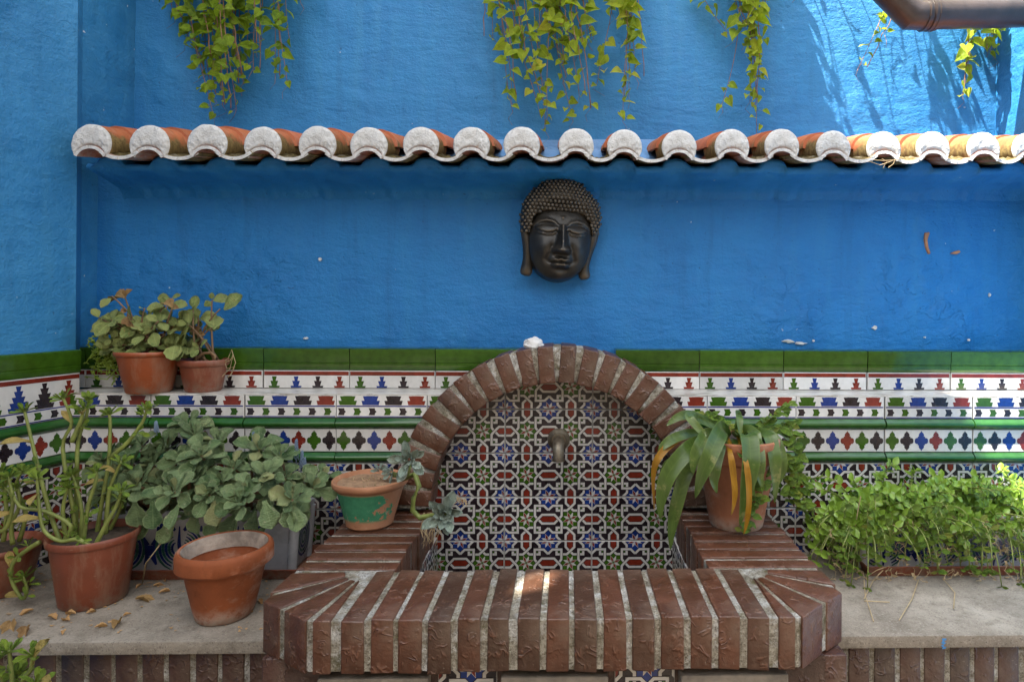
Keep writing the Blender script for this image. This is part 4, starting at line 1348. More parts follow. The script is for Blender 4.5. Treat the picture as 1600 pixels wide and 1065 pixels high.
# hanging vines
def vine(label, strands, sd, kind='vine', size=22, step=9, Y=.20, jitter=8, kmix=0):
    rg = random.Random(sd)
    x0 = sum(s[0] for s in strands)/len(strands)
    root = at(x0, -110, .30)
    t = thing('hanging_vine', label, 'vine', (root.x, .30, 2.95), 'vines hanging over the blue wall')
    S = (Y-CAM.y)/F
    mb = MB()
    for (xa, xb, yb, dens, *rest) in strands:
        Ys = Y-rg.uniform(0, .07)
        n = 16
        pts = []
        ph, am = rg.uniform(0, 6), rg.uniform(2, 6)
        ytop = -160
        for i in range(n+1):
            k = i/n; y = ytop+(yb-ytop)*k
            kk = max(0, (y+20)/(yb+20)) if yb > -19 else k
            x = xa+(xb-xa)*kk**1.2+am*math.sin(ph+k*7)*min(1, k*1.5)
            p = at(x, y, Ys+.015*math.sin(k*5+ph))
            pts.append(p)
        pts = [Vector((pts[0].x, .30, 2.98))] + [p for p in pts if p.z < 2.93]
        mb.tube([p-t.location for p in pts], [.0022-.0014*i/len(pts) for i in range(len(pts))], 5)
        if rg.random() < .5:
            of = Vector((rg.uniform(-.03, .03), -.012, 0))
            mb.tube([p+of*min(1, i_*.2)+rv(rg, .004)-t.location for i_, p in enumerate(pts)], [.0016]*len(pts), 4)
        # leaves along it
        d_ = 0; side = 1
        acc = 0
        for a, b in zip(pts, pts[1:]):
            L_ = (b-a).length/S
            while acc < L_:
                f = acc/L_; p = a+(b-a)*f
                yy = PY-(p.z-CAM.z)/S
                kk = min(1, max(0, (yy)/max(30, yb)))
                sz = size*S*rg.uniform(.65, 1.25)*(1-.45*kk**3)
                if rg.random() < dens or kk > .75:
                    side = -side
                    out = Vector((side*rg.uniform(.2, 1), -rg.uniform(.2, .8), -rg.uniform(-.1, .8)))
                    pet = p+out.normalized()*jitter*S*rg.uniform(.4, 1.3)
                    if pet.y > Y+.03: pet.y = Y+.03
                    mb.tube([p-t.location, (p+pet)/2-t.location+Vector((0, 0, .003)), pet-t.location], .0007, 3, cap=False)
                    dd = Vector((side*rg.uniform(-.5, 1.1), -rg.uniform(.0, .7), -rg.uniform(-.1, 1)))
                    nn = Vector((rg.uniform(-.9, .9), -rg.uniform(.15, 1), rg.uniform(.0, 1)))
                    kd = kind if rg.random() > kmix else 'vinedk'
                    put_leaf(t, pet, dd, nn, sz, kd, rg)
                acc += step*rg.uniform(.7, 1.3)
            acc -= L_
        # dry tendril at the tip
        e = pts[-1]; mb.tube([e-t.location, e+Vector((rg.uniform(-.02, .02), -.005, -.025))-t.location, e+Vector((rg.uniform(-.03, .03), -.01, -.05))-t.location], [.0009, .0007, .0005], 4)
    mb.build('stem', M['stemr'], t, smooth=True)
    return t
vine('dense dark leafed vine clump hanging at the left of the wall', [(262,300,45,.8),(285,318,110,.9),(296,330,185,.95),(312,335,150,.95),(325,352,165,.95),(338,345,135,1),(350,366,172,.9),(362,372,120,1),(374,380,130,1),(386,388,100,1),(398,398,108,1),(410,405,70,.95),(425,432,120,.8),(436,446,134,.75),(448,452,60,.8),(470,472,4,.5),(330,332,90,1),(300,290,70,.9),(268,275,25,.9)], 11, 'vinedk', 19, 10, kmix=0)
vine('broad bright green vine curtain hanging over the middle of the wall', [(768,775,60,.75),(778,800,150,.7),(775,805,175,.6),(790,812,65,.6),(800,835,160,.65),(815,850,130,.75),(835,850,205,.6),(850,880,120,.75),(862,893,190,.6),(875,872,100,.85),(885,900,150,.75),(895,925,170,.55),(905,915,60,.9),(915,930,60,.8),(842,845,70,.9),(870,900,80,.85),(860,855,185,.5)], 12, 'vine', 20, 12)
vine('pair of thin vine strands beside the middle curtain', [(955,938,130,.6),(968,985,90,.85),(985,990,120,.8),(982,985,150,.75),(990,972,190,.45),(962,960,20,.9)], 13, 'vine', 20, 11)
vine('single long vine strand with pale flower tips right of centre', [(1090,1145,55,.55),(1150,1165,60,1),(1165,1180,110,.9),(1175,1172,160,.75),(1168,1183,205,.6),(1185,1176,140,.6),(1195,1200,20,.8),(1160,1128,165,.35),(1180,1186,75,.8)], 14, 'vine', 20, 10)
vine('short sunlit vine sprig trailing diagonally below the pipe elbow', [(1402,1337,108,.75),(1400,1380,55,.7)], 15, 'vine', 15, 10)
vine('small vine tips dangling beneath the drain pipe', [(1512,1505,150,.8),(1518,1512,100,.8),(1548,1546,80,.9),(1558,1556,88,.9),(1540,1550,70,.8)], 16, 'vine', 22, 11)
# more of the climber on top of the wall, whose shadow streaks fall on the sunny part
vine('part of the climber lying over the wall top above the sunny patch', [(1205,1222,-25,.45),(1222,1242,-15,.5),(1262,1270,-70,.3),(1300,1306,-60,.2),(1345,1352,-40,.3),(1385,1394,-30,.35),(1430,1446,-10,.45),(1462,1478,-12,.6),(1490,1502,-30,.6)], 17, 'vine', 13, 9, Y=.19)

# ------------------------------------------------------------------ pots
def pot(name, label, loc, prof, mat, soil_z=None, soil_r=None, soilmat=None, tilt=(0, 0), ribs=0, wob=.01, cat='flower pot'):
    t = thing(name, label, cat, loc)
    mb = MB(); mb.lathe(prof, 72, wob=wob)
    if ribs:
        v2 = []
        for (x, y, z) in mb.v:
            r_ = math.hypot(x, y); a = math.atan2(y, x)
            if .012 < z < prof[2][1] and r_ > .8*prof[1][0]:
                k = 1+.012*math.cos(ribs*a); x, y = x*k, y*k
            v2.append((x, y, z))
        mb.v = v2
    me = mb.mesh('body', mat); autosmooth(me, 38)
    o = link('body', me, t)
    o.rotation_euler = (tilt[0], tilt[1], 0)
    if soil_z:
        mb = MB(); n = 40; vs_ = [(0, 0, soil_z+.006)]
        for q in range(1, 6):
            for k in range(n):
                a = 2*math.pi*k/n; r_ = soil_r*q/5
                vs_.append((r_*math.cos(a), r_*math.sin(a), soil_z+.005*mnoise.noise((r_*60*math.cos(a), r_*60*math.sin(a), 1))+(.006*(1-q/5))))
        fs_ = [(0, 1+k, 1+(k+1) % n) for k in range(n)]
        for q in range(4):
            fs_ += [(1+q*n+k, 1+(q+1)*n+k, 1+(q+1)*n+(k+1) % n, 1+q*n+(k+1) % n) for k in range(n)]
        mb.add(vs_, fs_)
        mb.build('soil', soilmat or M['soil'], t, smooth=True)
    return t
def prof_simple(rb, rt, h, rim_h, rim_out, th=.006, foot=True):
    rw = lambda z: rb+(rt-rim_out-rb)*(z/h)
    return [(0, .0), (rb-.004, .0), (rb, .004), (rw(h-rim_h), h-rim_h), (rw(h-rim_h)+rim_out*.9, h-rim_h+.002), (rt-.001, h-rim_h+.006), (rt, h-.006), (rt-.002, h-.001), (rt-th*.5, h), (rt-th, h-.002), (rw(h-rim_h)-th, h-rim_h), (rb-th, .02), (0, .02)]
def lx(px, py, Y): return at(px, py, Y).x

pA = pot('flower_pot', 'ribbed orange plastic pot with pale round leaves on the tiled shelf', (lx(233, 600, -.098), -.098, SH+.001), prof_simple(.062, .092, .128, .016, .004), M['plastic_o'], .108, .084, M['soil'], ribs=46, wob=.003)
pB = pot('flower_pot', 'small terracotta coloured pot beside the ribbed orange pot on the shelf', (lx(318, 600, -.07), -.07, SH+.001), prof_simple(.052, .0735, .100, .022, .0045), M['plastic'], .086, .066, M['soil'], wob=.004)
pE = pot('flower_pot', 'large brown plastic pot holding tall bare stemmed succulents on the left ledge', (-1.222, -.42, .667), prof_simple(.074, .101, .176, .022, .005), M['plastic'], .158, .094, M['soil'], wob=.005)
pF = pot('flower_pot', 'brown bowl shaped pot cut off by the left edge of the view', (-1.50, -.37, .667), prof_simple(.062, .094, .128, .018, .005), M['plastic'], .110, .086, M['soil'], wob=.005)
# empty thick clay pot
pc = [(0, 0), (.062, 0), (.067, .004), (.072, .02), (.094, .122), (.096, .126), (.108, .128), (.113, .134), (.1135, .16), (.111, .168), (.106, .1725), (.101, .1715), (.0985, .168), (.094, .15), (.088, .12), (.086, .112), (0, .112)]
pc = [(r_*.96, z_) for r_, z_ in pc]
pG = pot('flower_pot', 'thick rimmed weathered clay pot standing empty near the ledge front', (-.842, -.505, .667), pc, M['terra'], wob=.018)
mb = MB(); mb.lathe([(0, .1135), (.060, .1135), (.0825, .1150)], 48)
mb.build('dried_soil', M['terra'], pG, smooth=True)
mb = MB(); mb.lathe([(.0955, .1712), (.0925, .166), (.0885, .150), (.0848, .136)], 72, wob=.02)
mb.build('lime_crust', mat_plain('lime_crust', (.30, .24, .19), .9, .35, 30, .003, 90), pG, smooth=True)
# worn green pot
pgp = [(0, 0), (.060, 0), (.0655, .005), (.066, .012), (.093, .108), (.098, .111), (.104, .117), (.1055, .124), (.104, .130), (.100, .133), (.096, .130), (.090, .118), (0, .118)]
pH = pot('flower_pot', 'clay pot with flaking green paint standing on the left brick arm', (-.560, -.262, ZB+.001), pgp, M['greenpot'], .121, .0925, M['drysoil'], wob=.016)
pI = pot('flower_pot', 'tall clay pot of drooping strap leaves on the right brick arm', (.497, -.274, ZB+.001), [(0, 0), (.071, 0), (.076, .005), (.079, .02), (.108, .19), (.1115, .192), (.116, .198), (.1175, .228), (.120, .231), (.1225, .238), (.122, .252), (.118, .256), (.112, .253), (.108, .235), (0, .235)], M['terra_pale'], .238, .108, M['soil'], wob=.012)

# ceramic troughs with hand painted decoration
def trough(label, x0, x1, y0, y1, z0, h, sd):
    t = thing('planter_trough', label, 'planter', ((x0+x1)/2, (y0+y1)/2, z0))
    L_, D_ = (x1-x0)/2, (y1-y0)/2
    mb = MB(); th = .012; fl_ = .012
    def ringp(l, d, z): return [(-l, -d, z), (l, -d, z), (l, d, z), (-l, d, z)]
    rings = [ringp(L_-fl_, D_-fl_*.6, 0), ringp(L_-.003, D_-.003, h-.02), ringp(L_, D_, h-.016), ringp(L_, D_, h), ringp(L_-th, D_-th, h), ringp(L_-th-.005, D_-th-.005, .03)]
    for a in rings: mb.v += a
    for i in range(len(rings)-1):
        for j in range(4): mb.f.append([i*4+j, i*4+(j+1) % 4, (i+1)*4+(j+1) % 4, (i+1)*4+j]); mb.m.append(0)
    mb.f.append([3, 2, 1, 0]); mb.m.append(0); e = (len(rings)-1)*4; mb.f.append([e, e+1, e+2, e+3]); mb.m.append(0)
    me = mb.mesh('body', M['ceramic']); bevel_mesh(me, .003, 2); autosmooth(me, 40); link('body', me, t)
    for sx in (-1, 1):
        for sy in (-1, 1):
            mb = MB(); mb.tube([(sx*(L_-fl_-.006), sy*(D_-.013), .001), (sx*(L_-.009), sy*(D_-.009), h-.018)], [.014, .014], 14)
            o = mb.build('corner_moulding', M['ceramic'], t); autosmooth(o.data, 50)

    mb = MB(); mb.box((-L_+.015, -D_+.015, h-.045), (L_-.015, D_-.015, h-.02)); mb.build('soil', M['soil'], t)
    # decoration, brush strokes of glaze
    rg = random.Random(sd)
    mb = MB()
    lean = (.0072-.0)/(h-.02)
    def pt(x, z, k=0):
        y = -(D_-fl_*.6) - (z/(h-.02))*(fl_*.6-.003) - .0008-.0002*k
        return (x, y, z)
    lay = [0]
    def stroke(pts, w_, mi):
        lay[0] += 1
        n = len(pts)
        for i in range(n-1):
            a, b = Vector(pts[i]), Vector(pts[i+1]); d = (b-a).normalized(); nn = Vector((-d.y, d.x))
            wa = w_*math.sin(math.pi*(.12+.8*i/(n-1))); wb = w_*math.sin(math.pi*(.12+.8*(i+1)/(n-1)))
            q = [a-nn*wa, b-nn*wb, b+nn*wb, a+nn*wa]
            q = [(p.x, min(max(p.y, .004), h-.026)) for p in q]
            mb.add([pt(p[0], p[1], lay[0] % 12) for p in q], [(0, 1, 2, 3)], mi)
    cx = -L_+.075
    while cx < L_-.05:
        for sgn in (-1, 1):
            for k in range(6):
                r_ = .018+.0105*k*.9
                pts = []
                for i in range(9):
                    a = rad(-70+140*i/8)
                    pts.append((cx+sgn*(.006+r_*math.cos(a)*.9), .066+r_*.95*math.sin(a)*1.02))
                stroke(pts, .0042, 0 if k % 2 == 0 else 1)
        stroke([(cx, .006), (cx+.002, .04), (cx-.002, .08), (cx, .13)], .006, 0)
        for sgn in (-1, 1):
            stroke([(cx+sgn*.012, .118), (cx+sgn*.03, .134), (cx+sgn*.055, .128), (cx+sgn*.062, .115)], .010, 0)
            stroke([(cx+sgn*.066, .02), (cx+sgn*.076, .045), (cx+sgn*.074, .075), (cx+sgn*.064, .1)], .009, 0)
        cx += .165
    mb.build('painted_motif', [M['planterblue'], M['plantergreen']], t)
    for sx in (-1, 1):
        mb = MB(); 
        for k in range(4):
            r_ = .014+.012*k
            n = 14
            for i in range(n):
                a0, a1 = 2*math.pi*i/n, 2*math.pi*(i+1)/n
                q = [((r_+s)*math.cos(a)*.8, .075+(r_+s)*math.sin(a)) for a, s in ((a0, -.003), (a1, -.003), (a1, .004), (a0, .004))]
                mb.add([(sx*(L_-fl_+fl_*.75*(z/h)+.0012), y, z) for y, z in q], [(0, 1, 2, 3)], 0 if k % 2 else 1)
        mb.build('painted_motif', [M['planterblue'], M['plantergreen']], t)
    return t
def tray(label, x0, x1, y0, y1, z0, h=.030):
    mb = MB()
    L_, D_ = (x1-x0)/2, (y1-y0)/2
    rings = [(L_-.008, D_-.008, 0), (L_, D_, h-.003), (L_+.003, D_+.003, h-.002), (L_+.003, D_+.003, h), (L_-.003, D_-.003, h), (L_-.010, D_-.010, .004)]
    for l, d, z in rings: mb.v += [(-l, -d, z), (l, -d, z), (l, d, z), (-l, d, z)]
    for i in range(5):
        for j in range(4): mb.f.append([i*4+j, i*4+(j+1) % 4, (i+1)*4+(j+1) % 4, (i+1)*4+j]); mb.m.append(0)
    mb.f.append([3, 2, 1, 0]); mb.m.append(0); mb.f.append([20, 21, 22, 23]); mb.m.append(0)
    me = mb.mesh('saucer_tray', M['plastic']); bevel_mesh(me, .0015, 2); autosmooth(me, 40)
    return tag(link('saucer_tray', me, None, ((x0+x1)/2, (y0+y1)/2, z0)), label, 'tray')
tray('long brown plastic tray under the left painted trough', -1.36, -.745, -.315, -.132, .667)
tray('long brown plastic tray under the right painted trough', .865, 1.52, -.315, -.132, .667)
trA = trough('white trough with blue brush strokes holding the grey green plant', -1.335, -.765, -.268, -.137, .672, .172, 1)
trB = trough('white trough with blue flowers half hidden by trailing plants', .862, 1.505, -.268, -.137, .672, .150, 2)

# ------------------------------------------------------------------ plants
def rosette(parent, p, axis, n, L_, kind, rg, stem_mb=None, tilt=(.15, 1.1), inner=.45, name='leaf'):
    axis = axis.normalized(); T1 = axis.orthogonal().normalized(); T2 = axis.cross(T1)
    a = rg.uniform(0, 6)
    for k in range(n):
        f = k/(n-1) if n > 1 else 1
        a += 2.4+rg.uniform(-.25, .25)
        el = tilt[0]+(tilt[1]-tilt[0])*f**.8
        rad_ = T1*math.cos(a)+T2*math.sin(a)
        d = axis*math.cos(el)+rad_*math.sin(el)
        nn = axis*math.sin(el)-rad_*math.cos(el)*-1*-1
        nn = axis*math.sin(el)-rad_*math.cos(el)
        sz = L_*(inner+(1-inner)*f)*rg.uniform(.82, 1.15)
        put_leaf(parent, p-axis*.012*f*(L_/.08)+rad_*.004, d, nn, sz, kind, rg, name)

# grey green plant filling the left trough
def grey_plant():
    rg = random.Random(21)
    t = thing('leafy_plant', 'bushy grey green plant with felted leaves in the left painted trough', 'plant', (-1.05, -.2, .82))
    st = MB()
    Z = lambda px, py, Y: at(px, py, Y)
    zx = lambda X, Y: (152+X/3.945, 634+Y/3.945)
    spots = [(240,490,-.36,9),(470,525,-.40,9),(690,545,-.37,9),(920,515,-.39,10),(640,300,-.30,10),(600,165,-.22,8),(1205,575,-.38,9),(835,375,-.30,9),(1000,265,-.24,9),(1120,315,-.24,8),(375,480,-.30,9),(1330,500,-.30,8),(1290,490,-.26,7),(260,235,-.22,8),(150,290,-.24,8),(735,225,-.22,8),(880,590,-.42,7),(560,110,-.19,6),(1160,440,-.28,9),(520,330,-.27,9),(330,350,-.26,9),(100,420,-.32,9),(1040,430,-.34,9),(760,470,-.34,9),(420,250,-.2,8),(190,380,-.30,8),(30,350,-.28,7),(950,380,-.27,8),(600,440,-.33,9),(1380,430,-.24,6),(60,520,-.36,7)]
    for (X, Y, yy, n) in spots:
        px, py = zx(X, Y); p = Z(px, py, yy)
        base = Vector((max(-1.31, min(-.79, p.x+rg.uniform(-.06, .06))), -.20+rg.uniform(-.03, .03), .83))
        ax_ = (p-Vector((-1.03, -.17, .78))); ax_ = ax_.normalized()*.5+Vector((rg.uniform(-.35, .35), -.55, .62))
        mid = (base+p)/2+Vector((0, 0, .02))
        st.tube([q-t.location for q in bez(base, mid+Vector((0, .02, .0)), p-ax_.normalized()*.008, 6)], [.006, .006, .0055, .005, .0045, .004, .0035], 6)
        rosette(t, p, ax_, n+2, rg.uniform(.060, .078), 'kalan', rg, tilt=(.25, 1.45), inner=.36)
    # loose outer leaves hanging over the rim
    for (X, Y, yy) in ((230,640,-.36),(340,640,-.36),(510,650,-.42),(620,690,-.33),(760,710,-.32),(870,700,-.32),(1030,640,-.40),(1080,740,-.33),(1160,650,-.39),(480,730,-.33),(980,700,-.31),(720,640,-.39),(1240,640,-.32),(1310,610,-.27),(320,720,-.32),(700,600,-.36),(1100,560,-.34),(590,560,-.34)):
        px, py = zx(X, Y); p = Z(px, py-14, yy)
        put_leaf(t, p, Vector((rg.uniform(-.5, .5), -.45, -.8)), Vector((rg.uniform(-.3, .3), -.7, .5)), rg.uniform(.06, .078), 'kalan', rg)
    for k in range(70):
        p = Vector((rg.uniform(-1.32, -.78), rg.uniform(-.30, -.15), rg.uniform(.82, .93)))
        put_leaf(t, p, Vector((rg.uniform(-1, 1), rg.uniform(-1, .1), rg.uniform(-.2, .8))), Vector((rg.uniform(-.3, .3), -.5, .8)), rg.uniform(.045, .07), 'kalan', rg)
    st.build('stem', M['stemb'], t, smooth=True)
    # flower spikes
    for px, py, h in ((452, 735, 34), (463, 728, 42), (470, 740, 36), (437, 730, 26), (398, 695, 20), (478, 755, 40), (245, 680, 22)):
        a = Z(px, py, -.2); b = Z(px+rg.uniform(-3, 5), py-h, -.2)
        mb = MB(); mb.tube([a-t.location, b-t.location], .0015, 5)
        n = 46
        for k in range(n):
            f = .25+.75*k/n; q = a+(b-a)*f; an = k*2.4; r_ = .0065*(1.15-f*.8)
            c = q+Vector((math.cos(an)*r_, math.sin(an)*r_, 0))-t.location
            e = .0026
            mb.add([c+Vector((e,0,0)), c+Vector((0,e,0)), c+Vector((-e,0,0)), c+Vector((0,-e,0)), c+Vector((0,0,e*1.6)), c-Vector((0,0,e*1.2))], [(0,1,4),(1,2,4),(2,3,4),(3,0,4),(1,0,5),(2,1,5),(3,2,5),(0,3,5)])
        mb.build('flower_spike', M['lav'], t)
    return t
greyp = grey_plant()

# round leafed plants on the shelf
def shelf_plants():
    rg = random.Random(31)
    zx = lambda X, Y: (X/3.2275, 430+Y/3.2275)
    def plant(label, pot_, spots, yy, sz, fill=0, fx=(0, 1)):
        t = thing('potted_plant', label, 'plant', (pot_.location.x, pot_.location.y, SH+.1))
        mb = MB()
        for _ in range(fill):
            q = at(*zx(rg.uniform(*fx), rg.uniform(250, 385)), yy+rg.uniform(-.06, .03))
            if q.z < SH+.115: q.z = SH+.115
            rosette(t, q, Vector((rg.uniform(-.7, .7), -.7, rg.uniform(.1, .9))), 4, sz*rg.uniform(.6, 1), 'kpale', rg, tilt=(.5, 1.5))
        for (X, Y, n, kd, s_) in spots:
            px, py = zx(X, Y); p = at(px, py, yy+rg.uniform(-.05, .06))
            if p.y > .045: p.y = .045
            b = Vector((pot_.location.x+rg.uniform(-.04, .04)*(sz/.05), pot_.location.y+rg.uniform(-.03, .03), SH+.095))
            mid = (b+p)/2+Vector((rg.uniform(-.02, .02), -.01, .03))
            mb.tube([q-t.location for q in bez(b, mid, p, 7)], [.0035-.0002*i for i in range(8)], 6)
            ax_ = Vector((rg.uniform(-.6, .6), -.75, rg.uniform(.3, .9)))
            rosette(t, p, ax_, n, sz*s_, kd, rg, tilt=(.5, 1.5))
        mb.build('stem', M['stemb'], t, smooth=True)
        return t
    t = plant('round leafed plant with withered brown leaf tips in the ribbed orange pot', pA,
      [(630,110,2,'brown',1.1),(565,105,1,'kpale',.8),(655,215,3,'kpale',1.25),(500,215,3,'kpale',.7),(560,225,4,'kpale',.9),(590,270,5,'kpale',1),(730,165,2,'kpale',.8),(735,210,4,'kpale',.9),(830,155,3,'kpale',1.15),(870,165,2,'brown',.8),(860,115,3,'kpale',.7),(785,185,2,'kpale',.9),(800,230,4,'kpale',1),(865,275,4,'kpale',1.2),(900,215,4,'kpale',.9),(720,295,5,'kpale',1),(770,285,4,'kpale',1.1),(835,295,2,'brown',.9),(545,330,2,'brown',.9),(570,360,5,'kpale',1.1),(620,350,5,'kpale',1),(890,345,5,'kpale',1.1),(850,365,4,'kpale',.9),(660,300,4,'kpale',.9),(610,230,4,'kpale',.8),(930,370,3,'kpale',.8),(745,375,2,'kpale',.8),(800,345,4,'kpale',.9),(690,250,4,'kpale',.8),(640,190,2,'brown',.8),(700,350,4,'kpale',.9),(940,250,4,'kpale',.8),(520,270,3,'kpale',.7)], -.10, .056, 26, (540, 890))
    t = plant('sparse plant with a woody stem and round leaves in the small terracotta pot', pB,
      [(975,170,3,'kpale',1.15),(1000,215,4,'kpale',1.0),(945,245,4,'kpale',1.05),(1070,125,3,'kpale',.8),(1110,170,1,'kpale',1.3),(1070,265,2,'kpale',1.15),(1015,265,3,'kpale',.8),(1000,300,2,'brown',.7),(960,320,3,'kpale',.7),(930,190,2,'kpale',.7)], -.075, .056, 3, (940, 1040))
    # looping bare stem and a dry sprig leaning out of the small pot
    mb = MB()
    P_ = [at(*zx(*q), -.09)-t.location for q in ((985,435),(1000,410),(1030,392),(1065,390),(1085,405),(1080,432))]
    mb.tube(P_, .0045, 8); mb.build('looped_stem', M['stemb'], t, smooth=True)
    mb = MB()
    for q in (((1115,440),(1150,420),(1168,375),(1188,440),(1165,500)), ((1125,440),(1160,430),(1175,400),(1160,470),(1120,510)), ((1130,430),(1145,470),(1185,460),(1170,490),(1150,515))):
        mb.tube([at(*zx(*a), -.08)-t.location for a in q], .0012, 4)
    mb.build('dry_sprig', M['straw'], t)
    # thin trailing succulent behind the orange pot
    t2 = thing('trailing_succulent', 'thin stringy green succulent creeping beside the ribbed orange pot', 'plant', (at(170, 560, -.05).x, -.05, SH+.001))
    mb = MB()
    for k in range(20):
        x0 = rg.uniform(455, 600); y0 = rg.uniform(290, 520)
        P_ = []
        for i in range(7):
            P_.append(at(*zx(x0+rg.uniform(-16, 16)+i*rg.uniform(-6, 8), y0+i*rg.uniform(4, 14)-10), -.03+rg.uniform(-.012, .012))-t2.location)
        mb.tube(P_, .0014, 4, cap=False)
        for q in P_:
            for _ in range(3):
                d = rv(rg).normalized()*.010
                mb.tube([q, q+d*.5, q+d], [.0012, .0026, .0008], 5)
    mb.tube([at(*zx(600,400), -.06)-t2.location, at(*zx(590,470), -.06)-t2.location, at(*zx(540,525), -.06)-t2.location, at(*zx(480,515), -.05)-t2.location, at(*zx(470,480), -.04)-t2.location], .0016, 5)
    mb.build('strands', M['jade'], t2, kind='stuff')
shelf_plants()

# jade like succulents with tall bare stems
def jade(label, base, stems, sd, yscale=1, loc=None, leafsize=.030):
    rg = random.Random(sd)
    t = thing('succulent_plant', label, 'plant', tuple(base))
    mb = MB()
    for st in stems:
        Ys, pts = st[0], st[1:]
        P_ = [at(x, y, Ys+.0*i) for i, (x, y) in enumerate(pts)]
        if st is stems[0] or True:
            b = Vector(base)+Vector((rg.uniform(-.05, .05), rg.uniform(-.04, .04), 0))
        # smooth the polyline
        Q = []
        n = len(P_)
        for i in range(n-1):
            p0, p1, p2, p3 = P_[max(0, i-1)], P_[i], P_[i+1], P_[min(n-1, i+2)]
            for k in range(4):
                s = k/4
                Q.append(.5*((2*p1)+(p2-p0)*s+(2*p0-5*p1+4*p2-p3)*s*s+(3*p1-p0-3*p2+p3)*s**3))
        Q.append(P_[-1])
        N = len(Q)
        mb.tube([q-t.location for q in Q], [.0060-.0028*i/N for i in range(N)], 8)
        for q_i, n_ in ((N-1, 11),):
            d = (Q[-1]-Q[-3]).normalized()
            rosette(t, Q[-1], d+Vector((0, -.3, .2)), n_, leafsize, 'jade', rg, tilt=(.2, 1.5), inner=.6)
        for i in range(3, N-2, 3):
            if rg.random() < .6:
                d = Vector((rg.uniform(-1, 1), rg.uniform(-1, .2), rg.uniform(-.1, .8)))
                if rg.random() < .35: put_leaf(t, Q[i], d, Vector((0, -.5, 1)), leafsize*rg.uniform(1.2, 2), 'jadey', rg)
                else: rosette(t, Q[i]+d.normalized()*.012, d, 5, leafsize*.8, 'jade', rg)
    mb.build('stem', M['stemg'], t, smooth=True)
    return t
jade('tall succulent with long green stems and small leaf tufts in the big brown pot', (-1.222, -.42, .826), [
    (-.45,(95,848),(78,800),(62,740),(50,690),(38,640)),
    (-.42,(120,850),(115,800),(98,700),(112,660),(98,620)),
    (-.42,(112,690),(125,660),(132,636)),
    (-.40,(118,845),(120,760),(122,690),(135,650),(138,622)),
    (-.38,(150,840),(160,780),(170,720),(172,660),(170,645)),
    (-.38,(172,715),(200,690),(222,660),(230,638)),
    (-.46,(100,845),(110,820),(70,798),(30,790),(12,745)),
    (-.40,(165,835),(170,770),(178,745),(190,720)),
    (-.44,(130,845),(138,790),(150,750),(150,735)),
    (-.50,(140,852),(120,842),(95,845),(70,830),(62,800),(58,745)),
    (-.36,(170,830),(185,800),(195,770)),
    (-.42,(125,848),(128,812),(125,780),(112,740)),
    (-.47,(150,850),(165,820),(182,790),(190,765)),
    (-.44,(105,848),(98,800),(105,760)),
    ], 41, leafsize=.030)
jade('small succulent with drooping green stem in the bowl pot at the left edge', (-1.50, -.37, .79), [
    (-.40,(5,845),(10,810),(8,770),(2,735)),
    (-.40,(20,850),(18,820),(30,790),(28,760)),
    (-.38,(30,845),(40,800),(25,760),(35,735)),
    (-.46,(62,846),(40,860),(20,880),(18,905),(35,935),(42,920),(36,900)),
    (-.45,(0,830),(12,820),(20,780),(5,760)),
    ], 42, leafsize=.028)
# plant in the lower left corner, in a pot on the ground
p0 = at(22, 1075, -.78)
potL = pot('flower_pot', 'pot below the ledge at the lower left corner with a young succulent', (p0.x, -.78, .0), prof_simple(.11, .15, .34, .03, .006), M['plastic'], .31, .138, M['soil'], wob=.004)
jade('young bright succulent rising in front of the ledge at the lower left corner', (p0.x, -.78, .32), [
    (-.78,(22,1200),(20,1100),(18,1050),(14,1015)),
    (-.79,(26,1200),(30,1080),(48,1045),(52,1020)),
    (-.77,(18,1200),(14,1090),(0,1055),(-10,1030)),
    (-.80,(26,1200),(35,1100),(50,1080),(60,1065)),
    (-.76,(20,1200),(22,1090),(30,1050)),
    ], 43, leafsize=.034)

